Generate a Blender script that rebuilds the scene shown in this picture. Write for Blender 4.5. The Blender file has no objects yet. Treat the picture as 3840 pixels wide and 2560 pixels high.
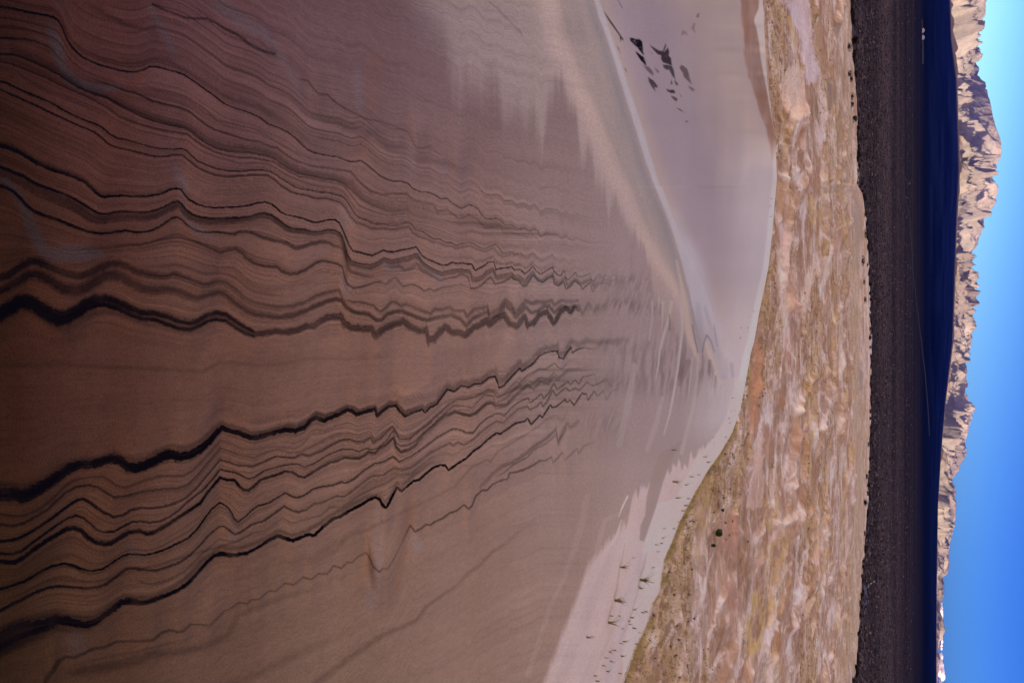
import bpy, math, random
import numpy as np
from mathutils import Matrix, Vector

# ------------------------------------------------------------------ camera, world, sun, exposure
SC = bpy.context.scene
COL = SC.collection
R = math.radians
F = 2560.0                       # focal length, in pixels of the 3840 px wide photograph (24 mm lens)
HX = 3512.0                      # picture column of the horizon (the camera is held on its side, up is to the right)
PITCH = math.atan((HX - 1920.0) / F)
CP, SP = math.cos(PITCH), math.sin(PITCH)
SUN_EL, SUN_AZ = 9.0, 58.0       # sun low, behind the camera and to its right
EXPOSURE = 3.2
SKY_STRENGTH = 0.15
TINT_L = (.090, .160, .22)
TINT_R = (.016, .054, .19)
TINT_SUN = (1.0, .5, .33)

cam_d = bpy.data.cameras.new('camera')
cam = bpy.data.objects.new('camera', cam_d)
COL.objects.link(cam)
cam_d.sensor_width = 36.0
cam_d.lens = 24.0
cam_d.clip_start = 0.02
cam_d.clip_end = 200000.0
upv = Vector((0, SP, CP)); left = Vector((-1, 0, 0)); back = Vector((0, -CP, SP))
m = Matrix((upv, left, back)).transposed().to_4x4()
cam.matrix_world = m
SC.camera = cam

w = bpy.data.worlds.new('World')
SC.world = w
w.use_nodes = True
nt = w.node_tree
bg = nt.nodes['Background']
sky = nt.nodes.new('ShaderNodeTexSky')
sky.sky_type = 'NISHITA'
sky.sun_disc = False
sky.sun_elevation = R(SUN_EL)
sun_dir = Vector((math.sin(R(SUN_AZ)) * math.cos(R(SUN_EL)), -math.cos(R(SUN_AZ)) * math.cos(R(SUN_EL)), math.sin(R(SUN_EL))))
sky.sun_rotation = math.atan2(sun_dir.x, sun_dir.y)
sky.altitude = 900
sky.air_density = 1.0
sky.dust_density = 0.6
sky.ozone_density = 1.5
# the clear sky away from the sun is a deeper blue than the model gives: tint it by compass direction
def wn(t, **kw):
    x = nt.nodes.new(t)
    for k, v in kw.items(): setattr(x, k, v)
    return x
wtc = wn('ShaderNodeTexCoord'); wsp = wn('ShaderNodeSeparateXYZ'); nt.links.new(wtc.outputs['Generated'], wsp.inputs[0])
wl = wn('ShaderNodeMapRange', interpolation_type='SMOOTHSTEP'); wl.inputs['From Min'].default_value = -.55; wl.inputs['From Max'].default_value = .35
nt.links.new(wsp.outputs['X'], wl.inputs['Value'])
wt = wn('ShaderNodeMix', data_type='RGBA'); wt.inputs[6].default_value = (*TINT_L, 1); wt.inputs[7].default_value = (*TINT_R, 1)
nt.links.new(wl.outputs[0], wt.inputs[0])
wf = wn('ShaderNodeMapRange', interpolation_type='SMOOTHSTEP'); wf.inputs['From Min'].default_value = .1; wf.inputs['From Max'].default_value = .75
nt.links.new(wsp.outputs['Y'], wf.inputs['Value'])
wz_ = wn('ShaderNodeMapRange', interpolation_type='SMOOTHSTEP'); wz_.inputs['From Min'].default_value = .01; wz_.inputs['From Max'].default_value = .15
wz_.inputs['To Min'].default_value = 1.15; wz_.inputs['To Max'].default_value = .50
nt.links.new(wsp.outputs['Z'], wz_.inputs['Value'])
wts = wn('ShaderNodeVectorMath', operation='SCALE'); nt.links.new(wt.outputs[2], wts.inputs[0]); nt.links.new(wz_.outputs[0], wts.inputs['Scale'])
wm = wn('ShaderNodeMix', data_type='RGBA'); wm.inputs[6].default_value = (*TINT_SUN, 1)
nt.links.new(wf.outputs[0], wm.inputs[0]); nt.links.new(wts.outputs[0], wm.inputs[7])
wx_ = wn('ShaderNodeMix', data_type='RGBA', blend_type='MULTIPLY'); wx_.inputs[0].default_value = 1
nt.links.new(sky.outputs[0], wx_.inputs[6]); nt.links.new(wm.outputs[2], wx_.inputs[7])
nt.links.new(wx_.outputs[2], bg.inputs[0])
bg.inputs[1].default_value = SKY_STRENGTH

sl = bpy.data.lights.new('sun', 'SUN')
sl.energy = 2.0
sl.angle = R(0.3)
sl.color = (1.0, 0.84, 0.66)
so = bpy.data.objects.new('sun', sl)
COL.objects.link(so)
so.rotation_euler = sun_dir.to_track_quat('Z', 'Y').to_euler()

SC.view_settings.view_transform = 'Standard'
SC.view_settings.look = 'None'
SC.view_settings.gamma = 1.0
SC.view_settings.exposure = EXPOSURE
SC.cycles.volume_bounces = 1
SC.cycles.max_bounces = 5

# ------------------------------------------------------------------ helpers
def tag(o, label=None, cat=None, group=None, kind=None):
    if label: o['label'] = label
    if cat: o['category'] = cat
    if group: o['group'] = group
    if kind: o['kind'] = kind
    return o

def lin(c):
    c = np.asarray(c, float) / 255.0
    return np.where(c <= 0.04045, c / 12.92, ((c + 0.055) / 1.055) ** 2.4)

def sstep(a, b, x):
    t = np.clip((x - a) / (b - a), 0, 1)
    return t * t * (3 - 2 * t)

_rs = np.random.RandomState(7)
_TAB = _rs.rand(256, 256)
def vnoise(x, y, seed=0):
    x = np.asarray(x, float) + seed * 17.31; y = np.asarray(y, float) + seed * 9.77
    xi = np.floor(x).astype(np.int64); yi = np.floor(y).astype(np.int64)
    fx = x - xi; fy = y - yi
    fx = fx * fx * fx * (fx * (fx * 6 - 15) + 10); fy = fy * fy * fy * (fy * (fy * 6 - 15) + 10)
    a = _TAB[xi & 255, yi & 255]; b = _TAB[(xi + 1) & 255, yi & 255]
    c = _TAB[xi & 255, (yi + 1) & 255]; d = _TAB[(xi + 1) & 255, (yi + 1) & 255]
    return ((a * (1 - fx) + b * fx) * (1 - fy) + (c * (1 - fx) + d * fx) * fy) * 2 - 1
def fbm(x, y, oct=4, seed=0, gain=0.5, lac=2.03):
    s = 0; a = 1.0; t = 0
    for k in range(oct):
        s = s + a * vnoise(x, y, seed + k * 3); t += a
        x = np.asarray(x) * lac; y = np.asarray(y) * lac; a *= gain
    return s / t
def ridged(x, y, oct=5, seed=0, gain=0.55, lac=2.1):
    s = 0; a = 1.0; t = 0; wgt = 1.0
    for k in range(oct):
        n = 1 - np.abs(vnoise(x, y, seed + k * 5)) * 1.6
        n = np.clip(n, 0, 1); n = n * n
        s = s + a * n * wgt; t += a
        wgt = np.clip(n * 1.6, 0.15, 1)
        x = np.asarray(x) * lac; y = np.asarray(y) * lac; a *= gain
    return s / t

def ray(X, Y):                    # direction of a picture point in the world
    sy = X - 1920.0; sx = Y - 1280.0
    return sx, F * CP + sy * SP, -F * SP + sy * CP
def ground(X, Y, h, s=0.0):       # where it meets the plane z = -h - s*y
    dx, dy, dz = ray(X, Y)
    t = h / (-dz - s * dy)
    return dx * t, dy * t, dz * t

def grid_mesh(name, x, y, z, color=None, smooth=True, extra=None):
    n, mcol = x.shape
    co = np.stack([x, y, z], -1).reshape(-1, 3).astype(np.float32)
    i = np.arange(n - 1)[:, None] * mcol + np.arange(mcol - 1)[None, :]
    q = np.stack([i, i + 1, i + mcol + 1, i + mcol], -1).reshape(-1, 4)
    # make normals face up
    a = co[q[len(q)//2]]
    nz = np.cross(a[1] - a[0], a[3] - a[0])[2]
    if nz < 0: q = q[:, ::-1]
    return mesh_from(name, co, q, 4, color, smooth, extra)

def mesh_from(name, co, faces, k, color=None, smooth=False, extra=None):
    me = bpy.data.meshes.new(name)
    nf = len(faces)
    me.vertices.add(len(co)); me.vertices.foreach_set('co', np.asarray(co, np.float32).ravel())
    me.loops.add(nf * k); me.loops.foreach_set('vertex_index', np.asarray(faces, np.int32).ravel())
    me.polygons.add(nf)
    me.polygons.foreach_set('loop_start', np.arange(0, nf * k, k, dtype=np.int32))
    me.polygons.foreach_set('use_smooth', np.full(nf, smooth))
    me.update(calc_edges=True)
    if color is not None:
        at = me.attributes.new('col', 'FLOAT_COLOR', 'POINT')
        c4 = np.ones((len(co), 4), np.float32); c4[:, :3] = np.asarray(color).reshape(-1, 3)
        at.data.foreach_set('color', c4.ravel())
    o = bpy.data.objects.new(name, me)
    COL.objects.link(o)
    return o

def material(name, rough=0.95, build=None, color=None, spec=0.0):
    mt = bpy.data.materials.new(name)
    mt.use_nodes = True
    n = mt.node_tree
    b = n.nodes['Principled BSDF']
    b.inputs['Roughness'].default_value = rough
    b.inputs['Specular IOR Level'].default_value = spec
    if color is not None: b.inputs['Base Color'].default_value = (*color, 1)
    if build: build(n, b)
    return mt

def N(n, t, **kw):
    x = n.nodes.new(t)
    for k, v in kw.items():
        if k in x.inputs.keys(): x.inputs[k].default_value = v
        else: setattr(x, k, v)
    return x

# ------------------------------------------------------------------ traced picture lists
TL = {'A0': (0, 0), 'A1': (0, 600), 'A2': (0, 1200), 'A3': (0, 1860),
      'B0': (900, 0), 'B1': (900, 600), 'B2': (900, 1200), 'B3': (900, 1860),
      'C0': (1800, 0), 'C1': (1800, 600), 'C2': (1800, 1200), 'C3': (1800, 1860),
      'D': (2700, 0), 'E': (2700, 600), 'G': (2700, 1200), 'H': (2700, 1860), 'T': (2250, 950)}
def P(s):
    out = []
    sc = 2.24; ox = oy = 0
    for tk in s.split():
        if tk in TL:
            ox, oy = TL[tk]; sc = 2.24 if tk[0] in 'ABC' else 2.09 if tk == 'T' else 2.063
            continue
        a, b = tk.split(',')
        out.append((ox + float(a) / sc, oy + float(b) / sc))
    return np.array(out)

L = []   # dark mineral laminae: (points, [(X, half width, strength)...], fuzz)
def lam(s, prof, fuzz=0.5):
    p = P(s); p = p[np.argsort(p[:, 0], kind='stable')]
    x = p[:, 0].copy()
    for i in range(1, len(x)): x[i] = max(x[i], x[i-1] + 0.5)
    L.append((x, p[:, 1], np.array(prof, float), fuzz))

lam("A0 0,55 100,72 200,95 300,115 400,132 450,145 490,175 520,225 545,285 570,345 605,400 650,445 700,485 780,525 860,555 940,575 1010,595 1080,605 1150,603 1200,590 1260,562 1320,563 1400,585 1480,605 1550,632 1620,678 1700,735 1800,805 1880,870 1960,905 B0 0,920 100,955 170,990 240,1045 330,1075 400,1110 460,1155 520,1215 570,1260 620,1282 700,1300 760,1312 830,1320 880,1345 930,1362 970,1360 1015,1348 1060,1380 1120,1430 1180,1480 1240,1508 1290,1524 1360,1523 1400,1537 B1 1420,205 1450,240 1520,270 1590,272 1640,295 1685,325 1740,322 1780,360 1850,405 1880,397 1920,373 1960,385 2000,410 C1 10,455 45,487 95,495 135,487 175,505 205,543 265,543 315,578 370,566 420,597 455,573 485,600 510,642 550,617 610,620 655,628 685,662 720,638 745,663 785,680 805,655 860,680 900,690 960,700 1020,690 1080,700 1140,690",
    [(0, 5.5, 1), (300, 4.2, 1), (700, 3.4, .95), (1200, 2.7, .85), (1700, 2.4, .7), (2050, 2, .5), (2160, 1.6, .25), (2330, 1.5, 0)])
lam("A0 0,232 100,240 200,250 300,268 380,285 420,310", [(0, 4, .5), (150, 3, .3), (190, 3, 0)])
lam("A0 0,320 100,322 200,330 300,352 370,378 420,405 460,440 500,500 560,600", [(0, 5, .95), (120, 5, .8), (200, 4, .5), (235, 3, 0)])
lam("A0 720,680 850,695 950,722 1060,765 1130,775 1200,810 1280,850 1360,870 1450,890 1540,915 1600,945 1660,995 1740,1055 1800,1090 1900,1120 B0 0,1160 80,1180 160,1190 240,1225 310,1245 400,1310 480,1355 560,1380 640,1400 750,1410 850,1430 930,1445 980,1500 B1 1040,220 1100,265 1200,290 1300,282 1400,285 1450,335 1540,365 1620,375 1660,430 1740,415 1840,495 1920,465 2000,500 C1 40,570 170,560 200,610 260,605 330,630 400,650 450,630 500,690 560,660 660,690 720,680",
    [(320, 3, 0), (400, 4, .6), (600, 4, .75), (1000, 4, .6), (1300, 5, .45), (1700, 4, .3), (2100, 3, .15), (2200, 2, 0)])
lam("A0 0,455 100,460 180,480 260,515 340,550 420,590 500,635 560,675 640,725 720,765 800,795 900,825 960,860 1020,895 1100,935 1200,985 1300,1020 1400,1045 1500,1065 1560,1080 1610,1110 1660,1155 1740,1210 1820,1245 1920,1270 B0 0,1280 100,1285 200,1305 280,1325 340,1370 400,1410 480,1450 560,1472 640,1485 B1 700,160 800,170 870,200 930,250 980,295 1020,335 1080,370 1150,400 1240,430 1300,435 1400,425 1440,460 1500,480 1600,500 1680,520 1760,560 1850,590 1950,570 2050,600",
    [(0, 5, .9), (250, 4, .85), (600, 4, .8), (900, 4, .6), (1200, 5, .5), (1500, 5, .3), (1850, 4, 0)])
lam("A0 100,440 200,450 300,490 400,545 480,590 560,640 700,735 900,800 1000,855 1100,905 1200,945 1300,985 1400,1015 1500,1035 1600,1070 1700,1150 1800,1205 1900,1240 B0 0,1255 120,1262 240,1290 320,1325 400,1390 500,1440 600,1460 700,1475 800,1490 880,1520 B1 940,200 980,250 1040,310 1120,350 1200,370 1300,390 1400,380 1460,420 1560,440 1650,480",
    [(0, 14, .25), (200, 16, .45), (500, 14, .4), (900, 13, .5), (1300, 12, .35), (1700, 8, 0)], 1.0)
lam("A0 0,515 100,540 200,580 300,620 400,660 500,715 600,760 700,800 800,850 900,905 1000,980 1100,1020 1200,1055 1300,1080 1400,1100 1500,1115 1570,1125 1620,1165 1700,1220 1800,1275 1900,1305 B0 0,1325 100,1325 180,1340 280,1360 340,1400 420,1445 500,1485 600,1500 B1 700,180 760,188 830,202 880,225 920,275 960,330 1000,380 1060,410 1150,440 1240,465 1400,450 1440,500 1520,520 1640,545 1760,600 1850,640 1950,630 2050,650",
    [(0, 4, .7), (600, 3.5, .6), (1000, 3, .6), (1300, 3, .4), (1800, 3, 0)])
lam("A0 0,570 120,590 260,690 400,765 520,800 640,840 760,890 860,930 960,1000 1060,1050 1180,1100 1300,1125 1400,1150 1520,1170 1580,1180 1640,1235 1720,1280 1850,1325 B0 0,1370 120,1368 220,1370 300,1410 400,1475 500,1515 B1 600,210 700,225 800,235 870,265 920,340 980,420 1060,455 1200,490 1400,478 1440,520",
    [(0, 3, .35), (500, 3, .35), (900, 3, .4), (1300, 3, .3), (1600, 3, 0)])
lam("A0 0,685 60,700 140,740 240,785 340,825 440,870 540,930 640,980 740,1020 820,1050 870,1080 920,1125 980,1160 1060,1175 1160,1205 1260,1235 1360,1253 1460,1255 1530,1250 1570,1268 1610,1310 1660,1355 1740,1390 1820,1420 1920,1437 B0 0,1440 100,1430 200,1430 260,1445 310,1475 360,1510 B1 440,215 500,240 600,255 680,272 740,275 800,290 850,303 890,335 930,395 960,450 1000,487 1060,505 1120,535 1160,542 1210,538 1260,550 1330,548 1380,530 1420,525 1440,540 1470,582 1530,600 1580,635 1630,665 1680,665 1740,695 1780,695 1820,720 1860,705 1920,692 1960,700 C1 0,738 40,748 85,725 135,705 165,745 190,788 265,773 295,790 340,785 370,805 395,813 445,778 480,820 515,845 560,825 610,795 625,830 680,850 710,825 740,870 800,840 860,850 920,840",
    [(0, 5, 1), (300, 4, .95), (600, 3, .9), (1000, 2.6, .8), (1500, 2.4, .7), (1950, 2.2, .5), (2080, 2, .25), (2220, 2, 0)])
lam("A0 0,755 60,780 140,815 240,860 340,905 440,955 540,1000 640,1045 720,1080 790,1110 840,1145 900,1200 950,1230 1020,1250 1100,1265 1200,1292 1300,1315 1400,1313 1480,1300 1530,1303 1580,1345 1640,1395 1720,1440 1820,1475 1920,1487 B1 0,135 120,128 230,130 280,160 340,215 420,265 480,285 560,300 640,325 720,325 790,340 850,365 890,410 930,480 980,530 1040,545 1100,575 1160,580 1210,575 1260,585 1330,578 1420,560 1450,610 1500,640 1560,660 1620,690 1680,700 1720,725 1780,725 1810,745 1860,735 1930,722 2000,755 2060,770 2130,740 C1 160,790 190,815 265,795 340,805 395,835 445,800 480,840 515,862 610,815 680,880 710,845",
    [(0, 5, .98), (300, 4.5, .9), (600, 4, .85), (1000, 4, .6), (1500, 4, .45), (1950, 5, .3), (2120, 4, 0)])
lam("A1 0,170 300,200 560,240 740,330 850,372 960,368 1100,370 1280,360 1450,330 1500,340 1560,440 1700,500 1850,510 2000,495 2150,480 B1 0,520 120,470 240,480 340,545 430,590", [(0, 3, .0), (200, 3, .2), (900, 3, .2), (1000, 3, 0)])
lam("A0 0,1220 60,1240 140,1270 220,1315 300,1365 380,1405 460,1435 560,1465 640,1495 A1 700,180 760,230 800,270 850,305 880,312 940,303 1020,300 1100,305 1200,308 1280,300 1360,280 1430,250 1480,238 1520,247 1550,290 1590,335 1650,370 1720,393 1800,402 1880,398 2000,393 B1 0,393 80,380 150,360 210,355 260,368 310,405 345,440 390,460 460,475 530,492 600,518 640,525 700,512 760,500 800,502 835,530 860,580 890,650 920,720 950,765 1000,773 1060,790 1110,800 1150,785 1205,757 1240,770 1290,772 1350,757 1420,745 1480,730 1500,760 1530,805 1580,835 1640,860 1700,885 1740,880 1780,862 1830,870 1870,865 1900,872 1945,875 1960,900 1975,925 2010,910 C1 25,893 70,858 118,857 132,918 180,908 240,905 265,895 290,922 335,918 375,953 410,930 445,888 470,930 510,960 560,925 610,898 622,935 650,962 675,973 710,925 718,985 740,1007 775,970 803,943 815,975 860,978 925,952 935,1003 955,1018 1000,957 1020,990 1050,965 1090,985 1120,960 1150,985 1190,970 1230,990",
    [(0, 8, 1), (200, 7, 1), (400, 5.5, 1), (700, 4, 1), (1000, 3.4, 1), (1500, 3, .95), (1900, 2.6, .95), (2080, 2.4, .8), (2200, 2, .5), (2290, 2, .2), (2360, 2, 0)], .4)
lam("A0 0,1200 100,1225 200,1280 300,1345 400,1385 500,1425 600,1455 A1 700,155 780,225 850,280 900,278 1020,265 1200,285 1300,280 1400,245 1480,220 1520,225 1560,280 1620,340 1750,378 B1 0,372 150,340 240,345 320,395 400,450", [(0, 8, .5), (400, 6, .35), (700, 4, .25), (1100, 4, 0)], 1.0)
lam("A0 0,1400 100,1440 200,1480 A1 240,165 320,210 420,245 520,280 600,315 680,360 750,405 820,445 880,455 950,440 1020,430 1120,437 1220,440 1300,425 1380,393 1450,357 1490,348 1520,365 1560,415 1610,455 1680,480 1760,490 1860,490 1960,485 B1 0,485 80,475 160,450 210,448 260,460 320,500 390,555 440,575 540,583 620,605 680,597 740,583 800,590 840,615 865,660 885,730 905,800 935,845 980,862 1040,875 1100,880 1150,860 1210,823 1270,840 1340,830 1410,812 1470,787 1495,790 1520,840 1560,880 1620,915 1690,943 1740,932 1800,920 1860,912 1890,925 1930,922 1945,985 1990,990 C1 15,975 55,930 105,910 135,970 190,965 265,945 290,972 330,970 375,1010 445,930 475,985 515,1005 560,975 610,945 630,1000 670,1015 710,970",
    [(0, 7, 1), (300, 5, 1), (600, 4, .95), (1000, 4, .9), (1250, 3, .8), (1600, 2.4, .6), (2000, 2, .4), (2110, 2, 0)], .4)
lam("A0 0,1440 A1 80,120 160,165 240,210 320,260 420,300 520,345 600,375 680,425 750,475 820,500 880,498 950,485 1020,475 1120,480 1220,485 1300,465 1380,430 1450,395 1490,380 1520,395 1560,445 1610,485 1680,510 1760,518 1860,515 1960,508 B1 0,505 80,495 160,475 210,472 260,485 320,528 390,582 440,598 540,605 620,622 680,614 740,602 800,610 840,635 865,700 885,770 905,830 935,870 980,882 1040,895 1100,905 1150,880 1210,843 1270,860 1340,850 1410,835 1470,805 1500,820 1530,865 1580,905 1620,930 1690,960 1740,950 1800,940 1860,930 1930,945 1955,1005 1990,1010 C1 15,995 60,950 110,930 140,990 190,985 265,965 290,992 330,990 375,1030 445,950 480,1005 515,1025 560,995 610,965 630,1020 670,1035 710,990 740,1055 800,1000 850,1040 925,1000 960,1060 1050,1000 1150,1010",
    [(0, 18, .5), (300, 18, .65), (600, 14, .6), (800, 12, .6), (1100, 9, .6), (1500, 7, .45), (1900, 7, .4), (2180, 6, .35), (2320, 5, 0)], .7)
lam("A1 0,215 60,235 120,270 170,320 220,375 280,425 360,460 440,485 520,515 600,550 680,580 760,605 840,615 920,612 1000,598 1060,595 1140,605 1220,605 1280,590 1340,560 1400,520 1450,487 1490,480 1530,505 1580,555 1640,590 1700,607 1800,605 1900,615 1960,625 B1 0,605 60,605 120,620 200,650 290,675 370,690 410,710 460,740 520,735 590,705 680,687 740,695 800,725 860,745 885,800 900,880 930,940 1000,960 1060,980 1110,980 1150,985",
    [(0, 7, 1), (300, 6, 1), (600, 4.5, .95), (800, 4, .85), (950, 7, .7), (1200, 8, .6), (1290, 6, .35), (1330, 6, .5), (1380, 6, .4), (1415, 5, 0)], .5)
lam("B1 1210,880 1270,900 1330,890 1350,900 1390,925 1440,900 1490,875 1530,920 1580,950 1640,985 1680,1010 1760,990 1810,985 1860,955 1910,980 1925,1010 1935,1075 1970,1080 C1 10,1055 60,1005 90,985 130,1045 200,1020 265,980 290,1005 325,1010 360,1060 390,1055 445,965 490,1010 530,1025 570,990 610,975 625,1040 660,1055 700,1020 725,1080 760,1060 795,1015 840,1045 860,1085 925,1030 945,1105 1000,1040 1060,1030 1100,1055 1150,1040 1180,1080 1250,1060",
    [(1435, 5, 0), (1470, 7, .4), (1600, 7, .4), (1680, 4, .4), (1770, 4, .6), (1900, 3.5, .55), (2080, 3, .65), (2210, 2.5, .6), (2250, 2, .3), (2340, 2, 0)], .5)
lam("A1 430,720 520,755 620,762 740,750 860,748 980,735 1080,722 1180,715 1260,695 1350,670 1440,655 1520,653 1600,675 1700,710 1780,745 1850,780 1920,755 1980,745 2040,785 B1 45,820 120,870 200,890 310,900 350,935 420,960 480,955 560,920 640,865 690,848 760,860 820,875 860,900 880,990 900,1040 950,1078 1010,1068 1080,1045 1140,1025 1180,1022 1225,1042 1265,1010 1305,985 1330,1015 1370,1060 1440,1042 1500,1060 1545,1100 1590,1080 1630,1100 1700,1070 1780,1060 1860,1045 C1 0,1110 100,1140 200,1100 300,1130 380,1080 460,1090",
    [(190, 3, 0), (260, 3, .4), (450, 3.5, .5), (700, 3.5, .55), (900, 7, .45), (1100, 6, .6), (1280, 4, .6), (1450, 4, .5), (1640, 4, .4), (1800, 3, .2), (2000, 3, 0)])
lam("A0 1280,35 1360,75 1450,110 1550,150 1640,158 1740,158 1820,200 1900,250 1980,285 B0 30,330 50,350 110,395 180,425 300,460 490,660 570,680 610,735 660,790 740,800 800,860 880,910 960,950 1060,1000 1160,1020 1280,1055 1410,1110 1440,1165 1480,1245 1520,1250 1600,1225 1640,1270 1680,1300 1720,1355 1780,1370 1820,1420 1900,1415 1960,1417",
    [(570, 5, .7), (800, 5, .6), (950, 6, .6), (1030, 5, .7), (1040, 5, 0), (1115, 4, 0), (1130, 4, .45), (1250, 4, .5), (1450, 3, .3), (1600, 3, .25), (1780, 2, 0)])
lam("A0 720,10 840,85 920,140 1040,200 1140,235 1240,248 1330,265", [(310, 8, .2), (420, 10, .4), (550, 6, .4), (600, 5, 0)], 1)
lam("A0 850,500 1000,530 1150,530 1300,490 1400,500 1550,590 1700,690 1850,790 2000,860 B0 0,850 150,900 250,960 400,1060 520,1150 600,1220 750,1270 900,1310 1000,1290", [(350, 8, 0), (500, 8, .3), (800, 8, .25), (1000, 14, .3), (1150, 10, .2), (1350, 8, 0)], 1)
lam("A0 1150,690 1300,750 1450,775 1550,810 1700,900 1820,1010 B0 0,1055 150,1090 300,1190 450,1270 600,1340 800,1350 950,1390 1060,1460", [(500, 4, 0), (600, 4, .35), (850, 4, .3), (1150, 4, .25), (1380, 4, 0)], .8)
lam("B0 600,960 760,1000 900,1070 1050,1130 1130,1110 1250,1220 1400,1240", [(1150, 14, 0), (1250, 16, .25), (1350, 16, .25), (1500, 12, .2), (1540, 10, 0)], 1)
lam("B0 1040,1150 1150,1200 1250,1260 1400,1300 1500,1350 1700,1370 1900,1420", [(1340, 8, 0), (1450, 9, .25), (1600, 7, .2), (1780, 6, 0)], 1)
# upper middle group
lam("A1 0,990 60,970 120,930 200,880 260,850 320,855 400,890 500,930 600,965 680,975 760,945 840,900 920,870 1000,870 1080,900 1160,940 1240,960 1320,975 1400,975 1460,960 1520,980 1600,1005 1700,1045 1760,1040 1840,1010 1900,1025 1980,1085 B1 50,1165 110,1192 200,1215 320,1235 440,1225 540,1195 640,1140 740,1110 830,1090 880,1180 940,1190 1020,1195 1120,1220 1175,1275 1210,1255 1275,1185 1310,1195 1350,1225 1400,1210 1460,1235 1540,1270 1600,1290 1640,1250 1700,1255 1760,1235 1800,1265 1880,1265 1910,1310 1970,1250 C1 0,1245 60,1235 80,1290 160,1250 215,1175 260,1215 300,1280 385,1185 430,1200 500,1190 540,1195 600,1180 625,1215 680,1180 740,1190 830,1180",
    [(0, 14, .95), (150, 17, .95), (300, 15, .8), (600, 12, .65), (900, 9, .5), (1270, 7, .55), (1290, 5, .2), (1320, 5, .6), (1500, 6, .55), (1700, 7, .5), (2000, 7, .45), (2100, 7, .45), (2180, 7, .3), (2190, 7, 0)], .8)
lam("A1 0,1100 80,1060 160,1010 240,960 320,960 400,1000 480,1050 560,1090 640,1095 720,1070 800,1020 880,970 960,965 1040,990 1120,1045 1200,1080 1300,1095 1400,1085 1500,1105 1580,1140 1660,1165 1740,1135 1840,1105 1900,1135 1980,1200 B1 60,1265 120,1290 200,1305 330,1320 440,1305 540,1270 640,1225 720,1190 800,1170 850,1175 900,1240 960,1275 1080,1295 1150,1345 1190,1340 1240,1290 1310,1270 1360,1270 1420,1290 1500,1325 1570,1345 1640,1325 1720,1310 1780,1300 1850,1335 1900,1390 1960,1325 C1 60,1275 85,1330 160,1290 215,1215 270,1270 300,1320 385,1235 430,1280 480,1270 540,1225 580,1225 625,1280 680,1225 740,1235 830,1225 860,1290 910,1200 950,1270 1000,1240",
    [(0, 14, .95), (150, 20, .9), (300, 22, .75), (560, 18, .65), (750, 14, .55), (900, 13, .6), (1270, 9, .7), (1500, 8, .65), (1800, 8, .55), (2100, 7, .5), (2200, 6, .3), (2250, 6, 0)], .8)
lam("A1 0,1280 80,1225 160,1180 220,1170 280,1190 360,1235 440,1280 500,1300 560,1295 640,1255 720,1195 800,1160 880,1160 960,1180 1040,1215 1120,1255 1200,1280 1300,1285 1400,1310 1500,1350 1600,1365 1660,1350 1740,1300 1820,1280 1900,1295 1980,1350 2060,1405 2140,1440",
    [(0, 20, 1), (100, 22, 1), (250, 18, .95), (400, 16, .95), (600, 10, .9), (850, 8, .85), (950, 6, .8), (960, 6, 0)], .6)
lam("A1 0,1310 80,1260 160,1215 220,1205 280,1230 360,1280 440,1335 500,1360 560,1345 640,1300 720,1250 800,1215 880,1215 960,1235 1040,1270 1120,1310 1200,1335 1300,1340 1400,1380 1500,1415 1600,1425 1660,1400 1740,1355 1820,1340 1900,1355 1980,1410 2060,1460 2140,1485",
    [(0, 24, 1), (100, 24, 1), (220, 20, .98), (400, 10, .95), (600, 8, .9), (850, 7, .85), (950, 6, .85), (960, 6, 0)], .6)
lam("A1 0,1300 80,1240 160,1195 220,1190 280,1215 360,1265 440,1315 500,1335 560,1325 640,1280 720,1225 800,1190 880,1190 960,1210 1040,1245 1120,1285 1200,1310 1300,1315 1400,1345 1500,1385 1600,1400 1660,1378 1740,1330 1820,1312 1900,1328 1980,1382 B1 60,1432 120,1460 200,1455 300,1440 400,1445 480,1430 560,1395 620,1395 680,1350 740,1320 840,1315 880,1370 930,1410 1000,1415 1100,1420 1140,1470 1200,1425 1280,1385 1370,1355 1430,1405 1500,1430 1560,1440 1590,1510 1630,1500 1680,1440 1725,1405 1780,1445 1840,1450 1890,1470 1960,1410 C1 0,1385 50,1345 80,1380 130,1335 200,1300 250,1370 310,1395 370,1320 405,1385 450,1365 500,1300 560,1275 620,1365 680,1275 720,1245 760,1275 800,1235 830,1260",
    [(0, 22, .8), (400, 20, .65), (900, 14, .6), (1000, 13, .75), (1200, 13, .7), (1400, 15, .75), (1600, 14, .65), (1900, 12, .65), (2150, 10, .75), (2172, 8, .4), (2180, 8, 0)], .5)
lam("A1 160,1290 260,1290 360,1340 460,1400 560,1420 640,1370 760,1300 900,1270 1000,1290 1100,1330 1250,1380 1400,1420 1550,1450 1680,1440 1800,1390", [(70, 8, 0), (150, 10, .3), (250, 16, .35), (450, 8, .3), (700, 10, .3), (830, 8, 0)], 1)
lam("A1 1180,845 1300,870 1450,860 1600,890 1800,930 1950,910 B1 100,1060 250,1100 400,1060 560,1030 700,1030 830,1040", [(520, 8, 0), (700, 10, .15), (1100, 10, .15), (1270, 10, 0)], 1)
lam("A2 0,380 500,370 900,390 1400,410 1700,430 1850,350 B2 150,375 300,370 600,320 900,330 1400,300 1700,320", [(0, 10, .25), (500, 8, .25), (900, 8, .2), (1400, 6, .12), (1700, 6, 0)], 1)
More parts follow.
